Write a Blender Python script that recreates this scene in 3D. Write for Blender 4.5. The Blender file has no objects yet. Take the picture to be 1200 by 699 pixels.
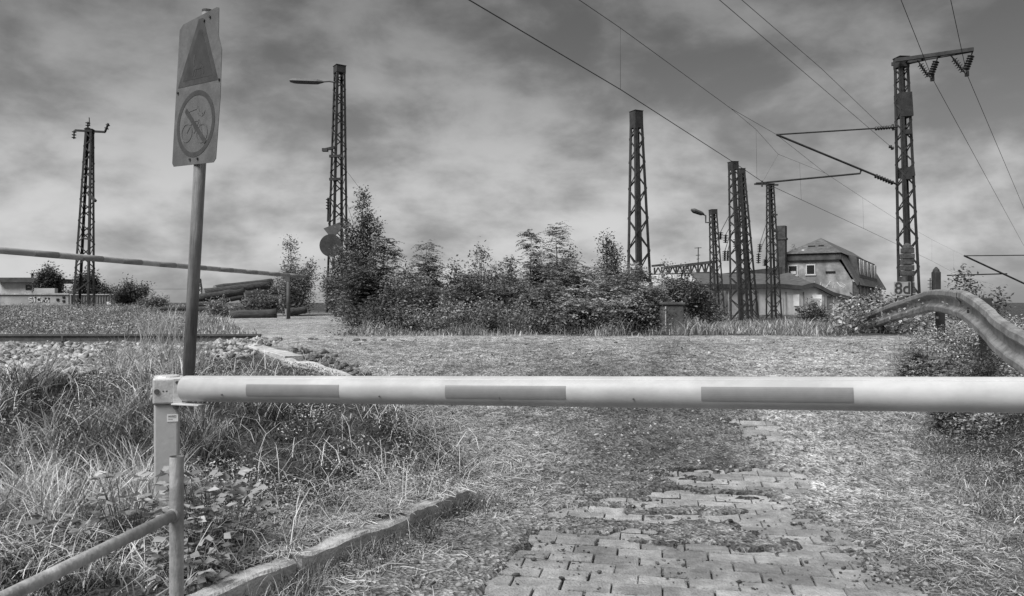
import bpy, math, random
import numpy as np
from mathutils import Vector, Matrix

# ------------------------------------------------------------------ camera, light, exposure
scene = bpy.context.scene
col = scene.collection
cam_d = bpy.data.cameras.new('camera'); cam = bpy.data.objects.new('camera', cam_d); col.objects.link(cam)
cam_d.sensor_width = 36; cam_d.lens = 27; cam_d.clip_start = 0.05; cam_d.clip_end = 6000
cam_d.shift_y = 0.0046
EYE = 1.5
cam.location = (0, 0, EYE); cam.rotation_euler = (math.radians(90), 0, 0)
scene.camera = cam
scene.view_settings.view_transform = 'Standard'; scene.view_settings.look = 'None'
scene.view_settings.gamma = 1; scene.view_settings.use_curve_mapping = False
scene.view_settings.exposure = 0.25

SUN_EL, SUN_AZ = math.radians(50), math.radians(-134)      # azimuth from +Y, negative = left
world = bpy.data.worlds.new('World'); scene.world = world; world.use_nodes = True
def make_world():
    nt = world.node_tree; nt.nodes.clear(); N = nt.nodes.new; L = nt.links.new
    out = N('ShaderNodeOutputWorld'); bg = N('ShaderNodeBackground'); bg.inputs['Strength'].default_value = 0.09
    sky = N('ShaderNodeTexSky'); sky.sky_type = 'NISHITA'; sky.sun_disc = False
    sky.sun_elevation = SUN_EL; sky.sun_rotation = SUN_AZ; sky.dust_density = 2.0; sky.air_density = 1.0
    bw = N('ShaderNodeRGBToBW'); L(sky.outputs[0], bw.inputs[0])
    cl = N('ShaderNodeMath'); cl.operation = 'MINIMUM'; L(bw.outputs[0], cl.inputs[0]); cl.inputs[1].default_value = 5.0
    # cloud deck: direction projected on a plane overhead
    tc = N('ShaderNodeTexCoord'); sp = N('ShaderNodeSeparateXYZ'); L(tc.outputs['Generated'], sp.inputs[0])
    mx = N('ShaderNodeMath'); mx.operation = 'MAXIMUM'; L(sp.outputs[2], mx.inputs[0]); mx.inputs[1].default_value = 0.0
    ad = N('ShaderNodeMath'); ad.operation = 'ADD'; L(mx.outputs[0], ad.inputs[0]); ad.inputs[1].default_value = 0.34
    dv = N('ShaderNodeVectorMath'); dv.operation = 'DIVIDE'
    cb = N('ShaderNodeCombineXYZ'); L(ad.outputs[0], cb.inputs[0]); L(ad.outputs[0], cb.inputs[1]); cb.inputs[2].default_value = 1
    L(tc.outputs['Generated'], dv.inputs[0]); L(cb.outputs[0], dv.inputs[1])
    def noise(scale, detail, rough, dist, off):
        mp = N('ShaderNodeMapping'); mp.inputs['Location'].default_value = off; mp.inputs['Scale'].default_value = (0.62, 1, 1)
        mp.inputs['Rotation'].default_value = (0, 0, 0.5)
        L(dv.outputs[0], mp.inputs[0])
        n = N('ShaderNodeTexNoise'); L(mp.outputs[0], n.inputs['Vector'])
        n.inputs['Scale'].default_value = scale; n.inputs['Detail'].default_value = detail
        n.inputs['Roughness'].default_value = rough; n.inputs['Distortion'].default_value = dist
        return n
    n1 = noise(1.25, 8, 0.58, 0.3, (5.6, 3.2, 0)); n2 = N('ShaderNodeTexNoise'); mq = N('ShaderNodeMapping'); mq.inputs['Scale'].default_value = (1, 1, 1.9); mq.inputs['Location'].default_value = (5.3, 1.4, 2.7); L(tc.outputs['Generated'], mq.inputs[0]); L(mq.outputs[0], n2.inputs['Vector'])
    n2.inputs['Scale'].default_value = 6.2; n2.inputs['Detail'].default_value = 10; n2.inputs['Roughness'].default_value = .54; n2.inputs['Distortion'].default_value = .12
    m = N('ShaderNodeMix'); m.data_type = 'FLOAT'; m.inputs[0].default_value = 0.66
    L(n1.outputs[0], m.inputs[2]); L(n2.outputs[0], m.inputs[3])
    r = N('ShaderNodeMapRange'); r.interpolation_type = 'SMOOTHSTEP'; L(m.outputs[0], r.inputs[0])
    r.inputs[1].default_value = 0.38; r.inputs[2].default_value = 0.62; r.inputs[3].default_value = 0.56; r.inputs[4].default_value = 1.24
    # overcast base: darker overhead, paler towards the horizon
    g = N('ShaderNodeMapRange'); L(mx.outputs[0], g.inputs[0])
    g.inputs[1].default_value = 0.0; g.inputs[2].default_value = 0.42; g.inputs[3].default_value = 5.2; g.inputs[4].default_value = 1.95
    g.interpolation_type = 'SMOOTHERSTEP'
    # extra sky brightness high overhead on all sides, above the view, added as fill light
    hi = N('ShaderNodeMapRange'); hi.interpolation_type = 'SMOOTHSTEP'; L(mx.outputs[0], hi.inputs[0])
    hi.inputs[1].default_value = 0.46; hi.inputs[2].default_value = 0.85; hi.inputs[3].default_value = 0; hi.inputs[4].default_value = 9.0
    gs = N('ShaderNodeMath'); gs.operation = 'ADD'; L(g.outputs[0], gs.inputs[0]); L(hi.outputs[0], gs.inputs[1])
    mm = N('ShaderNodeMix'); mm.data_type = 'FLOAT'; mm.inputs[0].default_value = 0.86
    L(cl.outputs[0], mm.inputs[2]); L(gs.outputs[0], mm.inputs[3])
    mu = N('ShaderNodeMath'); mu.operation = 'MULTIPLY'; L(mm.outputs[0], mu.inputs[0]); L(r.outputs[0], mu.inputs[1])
    cc = N('ShaderNodeCombineColor')
    for i in range(3): L(mu.outputs[0], cc.inputs[i])
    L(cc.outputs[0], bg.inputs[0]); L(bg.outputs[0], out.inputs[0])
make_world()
sd = bpy.data.lights.new('sun', 'SUN'); sd.energy = 4.2; sd.angle = math.radians(30); sd.color = (1, 1, 1)
sun = bpy.data.objects.new('sun', sd); col.objects.link(sun)
sdir = Vector((math.sin(SUN_AZ) * math.cos(SUN_EL), math.cos(SUN_AZ) * math.cos(SUN_EL), math.sin(SUN_EL)))
sun.rotation_euler = sdir.to_track_quat('Z', 'Y').to_euler()

rng = np.random.default_rng(7); random.seed(7)
F = 900.0; CX = 600.0; HY = 355.0
def P(px, py, Y): return Vector(((px - CX) / F * Y, Y, EYE + (HY - py) / F * Y))
def U(a, b, n=None): return rng.uniform(a, b, n)

# ------------------------------------------------------------------ value noise and terrain
_perm = rng.random((256, 256))
def vn(x, y):
    x = np.asarray(x, float); y = np.asarray(y, float)
    xi = np.floor(x).astype(int); yi = np.floor(y).astype(int); fx = x - xi; fy = y - yi
    fx = fx * fx * (3 - 2 * fx); fy = fy * fy * (3 - 2 * fy)
    g = lambda a, b: _perm[a & 255, b & 255]
    return (g(xi, yi) * (1 - fx) + g(xi + 1, yi) * fx) * (1 - fy) + (g(xi, yi + 1) * (1 - fx) + g(xi + 1, yi + 1) * fx) * fy
def fbm(x, y, o=4):
    s = 0; a = .5
    for i in range(o): s = s + a * (vn(x * 2 ** i + 13.1 * i, y * 2 ** i + 7.7 * i) - .5) * 2; a *= .5
    return s
def ss(a, b, x): t = np.clip((np.asarray(x, float) - a) / (b - a), 0, 1); return t * t * (3 - 2 * t)
def left_edge(Y):  return np.interp(Y, [0, 5.6, 7.0, 8.2, 9.6, 12.0, 13.0, 13.6, 16], [-3.44, -.34, -.22, -.75, -2.4, -4.2, -4.4, -30, -60])
def right_edge(Y): return np.interp(Y, [0, 4, 5, 8, 10, 12, 13.5, 30], [3.1, 3.0, 3.2, 4.2, 5.1, 6.1, 7.6, 14])
# bricks laid bare of soil: (cx, cy, rx, ry)
ROT = math.radians(11); cr, sr = math.cos(ROT), math.sin(ROT)
def bare(x, y):
    m = ss(5.75, 5.45, y + .10 * fbm(x * 3, y * 3)) * ss(-.04, .06, x - (.27 - (5.5 - y) * .285) + .07 * fbm(x * 4, y * 4 + 9)) * ss(2.35, 1.75, x + .25 * fbm(x * 2.2, y * 2.2))
    def blob(cx, cy, rx, ry): return ss(1.15, .7, np.hypot((x - cx) / rx, (y - cy) / ry) + .5 * fbm(x * 4 + 3, y * 4))
    m = np.maximum(m, blob(1.9, 6.3, .55, .38)); m = np.maximum(m, blob(2.5, 7.8, .22, .42)); m = np.maximum(m, blob(1.45, 5.75, .7, .3))
    dirt = blob(.55, 5.15, .45, .17); dirt = np.maximum(dirt, .95 * blob(1.25, 5.0, .40, .28)); dirt = np.maximum(dirt, blob(1.55, 4.75, .28, .13))
    dirt = np.maximum(dirt, .9 * blob(1.3, 5.5, .5, .10))
    m = m - dirt
    e = np.clip(1 - np.abs(m - .5) * 2, 0, 1)
    m = m + e * 1.5 * (fbm(x * 6, y * 6 + 3) + .7 * fbm(x * 19, y * 19)) - .9 * ss(.22, .5, fbm(x * 5 + 40, y * 9 + 2)) * ss(4.2, 4.8, y)
    return np.clip(m, 0, 1)
def H(x, y, fine=True):
    x = np.asarray(x, float); y = np.asarray(y, float)
    side = ss(-.12, .12, x / np.maximum(y, 1))
    road = .88 * ss(5.4, 12.8, y)
    le = left_edge(y); near = ss(7.2, 5.9, y)
    leftb = .155 + .64 * ss(4.9, 7.0, y) * (1 - near + near * ss(.02, 1.1, le - x))
    bw = .05 + 1.6 * ss(5.55, 7.2, y) - .5 * ss(8.5, 10, y)
    w = ss(0, 1, (x - (le - bw)) / bw)
    h = leftb * (1 - w) + road * w
    re = right_edge(y)
    h = h + .42 * ss(0, 2.2, x - re) * ss(13, 7, y) + .12 * ss(0, 1.5, x - re) * ss(22, 12, y)
    h = np.where(y > 12.9, .80 + (.90 - .80) * np.maximum(ss(12.95, 13.15, y), w), h)
    far_l = .40 * ss(14, 48, y); far_r = -.42 * ss(16, 34, y)
    far = far_l * (1 - side) + far_r * side
    h = h + far * ss(13, 15, y)
    h = h + (1.38 - h) * ss(70, 220, y)
    if fine:
        grass = 1 - w * ss(re - re + .2, -.4, x - re)
        h = h + ss(200, 40, y) * (.035 * grass * fbm(x * 1.3, y * 1.3) + .02 * fbm(x * .5, y * .5) * ss(6, 9, y)) \
              + .010 * fbm(x * 5, y * 5) * ss(30, 12, y)
        b = bare(x, y)
        cov = (1 - b) * ss(3.0, 3.4, y)
        h = np.where((y < 8.8) & (x > le) & (x < 2.9), h + .020 * cov - .024 * b, h)
    return h
def G(px, Y): x = (px - CX) / F * Y; return Vector((x, Y, float(H(x, Y))))

# ------------------------------------------------------------------ materials
MATS = {}
def mat(name, lo, hi, scale=6, rough=.8, bump=0.0, bscale=None, metal=0.0, detail=6, streak=None, attr=False, trans=0.0, spec=.3, stain=0.0):
    if name in MATS: return MATS[name]
    m = bpy.data.materials.new(name); m.use_nodes = True; nt = m.node_tree; N = nt.nodes.new; L = nt.links.new
    bs = nt.nodes['Principled BSDF']; tc = N('ShaderNodeTexCoord')
    mp = N('ShaderNodeMapping'); L(tc.outputs['Object'], mp.inputs[0])
    if streak: mp.inputs['Scale'].default_value = streak
    n = N('ShaderNodeTexNoise'); L(mp.outputs[0], n.inputs['Vector']); n.inputs['Scale'].default_value = scale; n.inputs['Detail'].default_value = detail; n.inputs['Roughness'].default_value = .65
    rp = N('ShaderNodeMapRange'); L(n.outputs[0], rp.inputs[0]); rp.inputs[1].default_value = .3; rp.inputs[2].default_value = .7
    rp.inputs[3].default_value = lo; rp.inputs[4].default_value = hi
    val = rp.outputs[0]
    if stain:
        n3 = N('ShaderNodeTexNoise'); L(tc.outputs['Object'], n3.inputs['Vector']); n3.inputs['Scale'].default_value = scale * .23; n3.inputs['Detail'].default_value = 8; n3.inputs['Roughness'].default_value = .7
        r3 = N('ShaderNodeMapRange'); L(n3.outputs[0], r3.inputs[0]); r3.inputs[1].default_value = .42; r3.inputs[2].default_value = .62; r3.inputs[3].default_value = 1 - stain; r3.inputs[4].default_value = 1
        mu = N('ShaderNodeMath'); mu.operation = 'MULTIPLY'; L(val, mu.inputs[0]); L(r3.outputs[0], mu.inputs[1]); val = mu.outputs[0]
    if attr:
        at = N('ShaderNodeAttribute'); at.attribute_name = 'tone'
        mu = N('ShaderNodeMath'); mu.operation = 'MULTIPLY'; L(at.outputs['Fac'], mu.inputs[0]); L(val, mu.inputs[1]); val = mu.outputs[0]
    cc = N('ShaderNodeCombineColor')
    for i in range(3): L(val, cc.inputs[i])
    L(cc.outputs[0], bs.inputs['Base Color'])
    bs.inputs['Roughness'].default_value = rough; bs.inputs['Metallic'].default_value = metal
    bs.inputs['Specular IOR Level'].default_value = spec
    if bump:
        n2 = N('ShaderNodeTexNoise'); L(mp.outputs[0], n2.inputs['Vector']); n2.inputs['Scale'].default_value = bscale or scale * 3; n2.inputs['Detail'].default_value = 5
        b = N('ShaderNodeBump'); b.inputs['Strength'].default_value = bump; b.inputs['Distance'].default_value = .02
        L(n2.outputs[0], b.inputs['Height']); L(b.outputs[0], bs.inputs['Normal'])
    if trans:
        tr = N('ShaderNodeBsdfTranslucent'); L(cc.outputs[0], tr.inputs[0]); mx = N('ShaderNodeMixShader'); mx.inputs[0].default_value = trans
        L(bs.outputs[0], mx.inputs[1]); L(tr.outputs[0], mx.inputs[2]); L(mx.outputs[0], nt.nodes['Material Output'].inputs[0])
    MATS[name] = m; return m

M_STEEL  = mat('dark_steel', .018, .055, 3, .75, .3)
M_STEEL2 = mat('grey_steel', .04, .10, 3, .7, .3)
M_WIRE   = mat('wire', .03, .05, 5, .6)
M_INS    = mat('insulator_glaze', .025, .06, 8, .35)
M_CONC   = mat('concrete', .34, .58, 14, .9, .6, 60, stain=.35)
M_PAVER  = mat('paver', .24, .42, 14, .95, .9, 70, attr=True, stain=.35)
M_WHITE  = mat('white_paint', .36, .46, 7, .5, .04, streak=(.15, 1, 1), spec=.35, stain=.22)
M_STRIPE = mat('faded_red_foil', .16, .20, 12, .45)
M_POST   = mat('grey_paint', .34, .39, 10, .55, .08, 30)
M_BRACK  = mat('galvanised', .46, .62, 16, .5, .15, metal=.2, stain=.25)
M_PIPE   = mat('worn_pipe', .26, .58, 11, .6, .3, 60, streak=(1, 1, .3), stain=.5)
M_BOLT   = mat('bolt_steel', .06, .14, 20, .5, metal=.4)
M_LABEL  = mat('sticker', .62, .72, 9, .6)
M_INK    = mat('ink', .04, .06, 9, .7)
M_WOODP  = mat('sign_pole', .12, .30, 9, .7, .3, streak=(3, 3, .25), stain=.3)
M_PLATE  = mat('sign_plate', .105, .15, 9, .5, .1, stain=.3)
M_SDARK  = mat('sign_dark', .03, .05, 10, .55)
M_SMID   = mat('sign_mid', .045, .07, 12, .55, stain=.3)
M_SFAINT = mat('sign_faint', .08, .12, 30, .55)
M_RAILM  = mat('rail_rust', .05, .10, 12, .8, .3)
M_SLEEP  = mat('sleeper', .08, .16, 12, .95, .5)
M_STONE  = mat('stone', .10, .5, 5, .95, .5, 40, attr=True)
M_LOG    = mat('log', .02, .08, 9, .95, 1.0, streak=(.3, 2, 2))
M_LOGEND = mat('log_end', .16, .28, 20, .95)
M_BARK   = mat('bark', .05, .12, 20, .95, .4)
M_LEAF   = mat('leaf', .8, 1.2, 14, .55, attr=True, trans=.2, spec=.35)
M_GRASS  = mat('grass_blade', .85, 1.15, 6, .6, attr=True, trans=.15, spec=.25)
M_GUARD  = mat('zinc_rail', .20, .40, 9, .55, .3, 40, metal=.35, stain=.45)
M_PLAST  = mat('plaster', .24, .48, 1.3, .95, .5, 9, stain=.45)
M_PLAST2 = mat('pale_plaster', .62, .85, 1.2, .95, .4, 9, streak=(1, 1, .4), stain=.35)
M_SHED   = mat('shed_board', .16, .30, 2.2, .95, .4, 9, streak=(1, 1, .3), stain=.4)
M_LIGHTB = mat('whitewashed_board', .7, .9, 2, .9, .3, 9, stain=.2)
M_PLAST3 = mat('wall_plaster', .32, .50, .9, .95, .4, 9, stain=.3)
M_ROOF   = mat('roof_tiles', .06, .15, 2.5, .9, .9, 5, streak=(1, 1, 4), stain=.3)
M_ROOFD  = mat('roof_felt', .04, .10, 1.5, .9, .5)
M_CHIM   = mat('sooty_brick', .03, .08, 3, .95, .8)
M_BRICK  = mat('rubble_brick', .035, .11, 5, .95, .8, 12)
M_FRAME  = mat('window_frame', .42, .6, 5, .7)
M_GLASS  = mat('dark_opening', .008, .02, 3, .25, spec=.5)
M_PANE   = mat('dirty_pane', .05, .3, 1.2, .3, spec=.5)
M_GRAF   = mat('graffiti', .5, .62, 5, .8)
M_BOX    = mat('old_concrete', .07, .14, 4, .95, .6, 20, stain=.3)
M_LAMP   = mat('lamp_shell', .06, .10, 4, .5)

def ground_material():
    m = bpy.data.materials.new('earth'); m.use_nodes = True; nt = m.node_tree; N = nt.nodes.new; L = nt.links.new
    bs = nt.nodes['Principled BSDF']; tc = N('ShaderNodeTexCoord')
    def noise(s, d, r=.65):
        n = N('ShaderNodeTexNoise'); L(tc.outputs['Object'], n.inputs['Vector']); n.inputs['Scale'].default_value = s; n.inputs['Detail'].default_value = d; n.inputs['Roughness'].default_value = r; return n.outputs[0]
    def rng_(v, a, b, c, d, it='LINEAR'):
        r = N('ShaderNodeMapRange'); r.interpolation_type = it; L(v, r.inputs[0])
        for i, q in enumerate((a, b, c, d)): r.inputs[i + 1].default_value = q
        return r.outputs[0]
    def mul(a, b): q = N('ShaderNodeMath'); q.operation = 'MULTIPLY'; L(a, q.inputs[0]); L(b, q.inputs[1]); return q.outputs[0]
    def mixf(f, a, b):
        q = N('ShaderNodeMix'); q.data_type = 'FLOAT'; L(f, q.inputs[0]); L(a, q.inputs[2]); L(b, q.inputs[3]); return q.outputs[0]
    big = rng_(noise(.9, 6), .3, .7, .72, 1.15); mid = rng_(noise(7, 8, .75), .3, .7, .6, 1.35); fin = rng_(noise(60, 4, .7), .3, .7, .45, 1.5)
    vo = N('ShaderNodeTexVoronoi'); L(tc.outputs['Object'], vo.inputs['Vector']); vo.inputs['Scale'].default_value = 38
    vv = N('ShaderNodeRGBToBW'); L(vo.outputs['Color'], vv.inputs[0]); peb = rng_(vv.outputs[0], .15, .85, .42, 1.5)
    a1 = N('ShaderNodeAttribute'); a1.attribute_name = 'zone'
    dirt = mul(mul(mul(big, mid), fin), peb)
    base_d = N('ShaderNodeAttribute'); base_d.attribute_name = 'tone'
    dirt = mul(dirt, base_d.outputs['Fac']); dirt = mul(dirt, rng_(noise(5.5, 9, .8), .42, .60, .45, 1.0))
    soil = mul(mul(rng_(noise(3, 6), .3, .7, .015, .06), fin), mid)
    v = mixf(a1.outputs['Fac'], dirt, soil)
    cc = N('ShaderNodeCombineColor')
    for i in range(3): L(v, cc.inputs[i])
    L(cc.outputs[0], bs.inputs['Base Color']); bs.inputs['Roughness'].default_value = .97; bs.inputs['Specular IOR Level'].default_value = .15
    b = N('ShaderNodeBump'); b.inputs['Strength'].default_value = 1.0; b.inputs['Distance'].default_value = .03
    s = N('ShaderNodeMath'); s.operation = 'ADD'; L(vo.outputs['Distance'], s.inputs[0]); L(noise(25, 6), s.inputs[1]); L(s.outputs[0], b.inputs['Height']); L(b.outputs[0], bs.inputs['Normal'])
    return m
M_EARTH = ground_material()

# ------------------------------------------------------------------ mesh tools
def link_mesh(name, me, m, parent=None, smooth=False):
    o = bpy.data.objects.new(name, me); col.objects.link(o)
    for x in (m if isinstance(m, (list, tuple)) else [m]): me.materials.append(x)
    if parent: o.parent = parent
    if smooth: me.polygons.foreach_set('use_smooth', [True] * len(me.polygons))
    return o
def raw(name, V, loops, sizes, m, parent=None, tone=None, smooth=False, extra=None):
    V = np.asarray(V, np.float32).reshape(-1, 3); loops = np.asarray(loops, np.int32).ravel(); sizes = np.asarray(sizes, np.int32)
    me = bpy.data.meshes.new(name); me.vertices.add(len(V)); me.vertices.foreach_set('co', V.ravel())
    me.loops.add(len(loops)); me.loops.foreach_set('vertex_index', loops)
    me.polygons.add(len(sizes)); st = np.concatenate([[0], np.cumsum(sizes)[:-1]]).astype(np.int32)
    me.polygons.foreach_set('loop_start', st)
    if tone is not None:
        a = me.attributes.new('tone', 'FLOAT', 'POINT'); a.data.foreach_set('value', np.asarray(tone, np.float32))
    if extra is not None:
        for k, v in extra.items():
            a = me.attributes.new(k, 'FLOAT', 'POINT'); a.data.foreach_set('value', np.asarray(v, np.float32))
    me.update(calc_edges=True); me.validate()
    return link_mesh(name, me, m, parent, smooth)
class MB:
    def __init__(s): s.v = []; s.f = []; s.t = []
    def add(s, vs, fs, tone=1.0):
        b = len(s.v); s.v += [tuple(v) for v in vs]; s.f += [tuple(b + i for i in f) for f in fs]; s.t += [tone] * len(vs); return s
    def box(s, c, d, R=None, tone=1.0):
        c = Vector(c); vs = []
        for z in (-1, 1):
            for y in (-1, 1):
                for x in (-1, 1):
                    p = Vector((x * d[0] / 2, y * d[1] / 2, z * d[2] / 2)); vs.append(c + (R @ p if R else p))
        return s.add(vs, [(0, 2, 3, 1), (4, 5, 7, 6), (0, 1, 5, 4), (2, 6, 7, 3), (0, 4, 6, 2), (1, 3, 7, 5)], tone)
    def bar(s, a, b, w, d=None, up=(0, 0, 1)):
        a = Vector(a); b = Vector(b); z = (b - a); l = z.length; z.normalize(); up = Vector(up)
        if abs(z.dot(up)) > .98: up = Vector((1, 0, 0))
        x = z.cross(up).normalized(); y = x.cross(z)
        R = Matrix((x, y, z)).transposed(); return s.box((a + b) / 2, (w, d or w, l), R)
    def tube(s, pts, r, n=8, cap=True):
        pts = [Vector(p) for p in pts]; rs = r if isinstance(r, (list, tuple)) else [r] * len(pts)
        vs = []; fs = []; prev = None
        for i, p in enumerate(pts):
            t = (pts[min(i + 1, len(pts) - 1)] - pts[max(i - 1, 0)]).normalized()
            if prev is None:
                u = Vector((0, 0, 1)) if abs(t.z) < .9 else Vector((1, 0, 0)); x = t.cross(u).normalized()
            else: x = (prev - t * prev.dot(t)).normalized()
            prev = x; y = t.cross(x)
            for k in range(n):
                a = 2 * math.pi * k / n; vs.append(p + (x * math.cos(a) + y * math.sin(a)) * rs[i])
        for i in range(len(pts) - 1):
            for k in range(n): k2 = (k + 1) % n; fs.append((i * n + k, i * n + k2, (i + 1) * n + k2, (i + 1) * n + k))
        if cap: fs.append(tuple(range(n - 1, -1, -1))); fs.append(tuple((len(pts) - 1) * n + k for k in range(n)))
        return s.add(vs, fs)
    def prism(s, poly, R, o, th):     # poly 2D extruded along +third axis
        n = len(poly); o = Vector(o)
        vs = [o + R @ Vector((x, y, 0)) for x, y in poly] + [o + R @ Vector((x, y, th)) for x, y in poly]
        return s.add(vs, [tuple(range(n - 1, -1, -1)), tuple(range(n, 2 * n))] + [(i, (i + 1) % n, n + (i + 1) % n, n + i) for i in range(n)])
    def build(s, name, m, parent=None, smooth=False, bevel=0):
        me = bpy.data.meshes.new(name); me.from_pydata(s.v, [], s.f)
        a = me.attributes.new('tone', 'FLOAT', 'POINT'); a.data.foreach_set('value', s.t)
        o = link_mesh(name, me, m, parent, smooth)
        if smooth:
            me.polygons.foreach_set('use_smooth', [len(p.vertices) == 4 for p in me.polygons])
        if bevel:
            b = o.modifiers.new('bevel', 'BEVEL'); b.width = bevel; b.segments = 2; b.limit_method = 'ANGLE'
        return o
def tag(o, label, cat, group=None):
    o['label'] = label; o['category'] = cat
    if group: o['group'] = group
    return o
def thing(name, label, cat, loc=(0, 0, 0), group=None, rot=(0, 0, 0)):
    o = bpy.data.objects.new(name, None); o.empty_display_size = .2; col.objects.link(o); o.location = loc; o.rotation_euler = rot
    return tag(o, label, cat, group)
def copy_tree(o, parent=None):
    c = o.copy(); col.objects.link(c)
    if parent: c.parent = parent
    for ch in list(o.children): copy_tree(ch, c)
    return c

# ------------------------------------------------------------------ ground
def axis(a, b, step, lo, hi, g=1.13):
    m = list(np.arange(a, b + 1e-6, step)); s = step; v = b; up = []
    while v < hi: s *= g; v += s; up.append(min(v, hi))
    s = step; v = a; dn = []
    while v > lo: s *= g; v -= s; dn.append(max(v, lo))
    return np.array(dn[::-1] + m + up)
def build_ground():
    xs = axis(-4.6, 4.4, .035, -2500, 2500); ys = axis(3.2, 9.2, .025, -60, 3500, 1.05)
    X, Y = np.meshgrid(xs, ys); Z = H(X, Y)
    ny, nx = X.shape; V = np.stack([X, Y, Z], -1).reshape(-1, 3)
    idx = np.arange(ny * nx).reshape(ny, nx)
    q = np.stack([idx[:-1, :-1], idx[:-1, 1:], idx[1:, 1:], idx[1:, :-1]], -1).reshape(-1, 4)
    x = V[:, 0]; y = V[:, 1]
    le = left_edge(y); re = right_edge(y)
    z = np.maximum(1 - ss(-.25, .15, x - le + .25 * fbm(x * 2, y * 2)), ss(-.2, .5, x - re + .5 * fbm(x * 1.5, y * 1.5)))
    # beyond the track: dirt road bends left, the rest is overgrown
    rd = ss(.5, -.5, np.abs(x + 3.2 + (y - 13) * .32 + .6 * fbm(x * .5, y * .5)) - 4.6) * ss(34, 26, y)
    z = np.where(y > 13.1, 1 - rd, z)
    z = np.where((y > 13.1) & (y < 15.5), np.minimum(z, np.maximum(ss(13.6, 14.4, y + .3 * fbm(x, y)), 0)) * ss(-2, 1, x), z)
    z = np.where((x < -4.5) & (y > 7.5) & (y < 13), .35, z)
    z = np.clip(z * .93, 0, 1)
    tone = .37 + .14 * fbm(x * .8, y * .5 + 4) + .12 * ss(12, 13.2, y) + .07 * ss(1.7, 2.3, x - .1 * (y - 5)) * ss(9, 5.5, y)
    tone = tone - .14 * ss(.6, .2, np.abs(x - .9 - .12 * (y - 5)) - .9) * ss(5.6, 6.3, y) * ss(12, 8, y)
    tone = tone + .10 * ss(.5, 0, np.abs(x - 3.9 - (y - 9.5) * .5) - .7) * ss(8.5, 9.5, y) * ss(13.5, 12, y)
    tone = tone + .10 * ss(.9, .3, np.hypot((x + .05) / 1.0, (y - 7.2) / 1.3)) + .09 * ss(.45, .1, np.abs(x - 2.35 - .22 * (y - 6.5))) * ss(5, 6, y) - .07 * ss(.3, .05, np.abs(x - 1.75 - .30 * (y - 9.5))) * ss(8.5, 9.5, y)
    tone = tone - .33 * np.clip(bare(x, y), 0, 1) * (y < 8.8)
    o = raw('ground', V, q, np.full(len(q), 4), M_EARTH, tone=np.clip(tone, .08, .7), smooth=True, extra={'zone': z})
    o['kind'] = 'structure'
build_ground()

def build_paving():
    mb = MB(); bw_, bh_ = .265, .152
    R0 = Matrix.Rotation(-ROT, 3, 'Z')
    for j in range(-4, 38):
        for i in range(-14, 14):
            u = (i + (.5 if j % 2 else 0)) * bw_ + random.uniform(-.004, .004); v = 3.2 + j * bh_ + random.uniform(-.003, .003)
            x = u * cr + (v - 3.2) * sr + .9; y = 3.2 - u * sr + (v - 3.2) * cr
            if y < 2.6 or y > 8.6 or x > 2.9 or x < .27 - (5.5 - y) * .285 - .05: continue
            if bare(x, y) < .02 and bare(x + .15, y) < .02 and bare(x - .15, y) < .02: continue
            z = float(H(x, y, False)) - .03 + random.uniform(-.003, .003)
            tlt = Matrix.Rotation(random.uniform(-.008, .008), 3, 'X') @ Matrix.Rotation(random.uniform(-.008, .008), 3, 'Y') @ Matrix.Rotation(random.uniform(-.012, .012), 3, 'Z')
            slope = math.atan((float(H(x, y + .1, False)) - float(H(x, y - .1, False))) / .2)
            R = R0 @ Matrix.Rotation(slope, 3, 'X') @ tlt
            a = bw_ / 2 - .003; b = bh_ / 2 - .0045; e = .0035
            vs = []
            for (hx, hy, hz) in ((a, b, -.05), (a, b, .024), (a - e, b - e, .03)):
                for sx, sy in ((-1, -1), (1, -1), (1, 1), (-1, 1)):
                    c = random.uniform(0, .003) + (.012 if random.random() < .06 else 0) if hz > 0 else 0
                    vs.append(Vector((x, y, z)) + R @ Vector((sx * (hx - c), sy * (hy - c), hz)))
            fs = [(8, 9, 10, 11)]
            for k in range(4):
                k2 = (k + 1) % 4; fs += [(k, k2, 4 + k2, 4 + k), (4 + k, 4 + k2, 8 + k2, 8 + k)]
            mb.add(vs, fs, random.uniform(.75, 1.15))
    o = mb.build('paving', M_PAVER); o['kind'] = 'structure'
build_paving()

# ------------------------------------------------------------------ scattered stuff
_t = (1 + 5 ** .5) / 2
ICO_V = np.array([(-1, _t, 0), (1, _t, 0), (-1, -_t, 0), (1, -_t, 0), (0, -1, _t), (0, 1, _t), (0, -1, -_t), (0, 1, -_t), (_t, 0, -1), (_t, 0, 1), (-_t, 0, -1), (-_t, 0, 1)]) / math.hypot(1, _t)
ICO_F = np.array([(0, 11, 5), (0, 5, 1), (0, 1, 7), (0, 7, 10), (0, 10, 11), (1, 5, 9), (5, 11, 4), (11, 10, 2), (10, 7, 6), (7, 1, 8), (3, 9, 4), (3, 4, 2), (3, 2, 6), (3, 6, 8), (3, 8, 9), (4, 9, 5), (2, 4, 11), (6, 2, 10), (8, 6, 7), (9, 8, 1)])
CUBE_V = np.array([(a, b, c) for c in (-1, 1) for b in (-1, 1) for a in (-1, 1)]) * .8
CUBE_F = np.array([(0, 2, 3, 1), (4, 5, 7, 6), (0, 1, 5, 4), (2, 6, 7, 3), (0, 4, 6, 2), (1, 3, 7, 5)])
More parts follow.
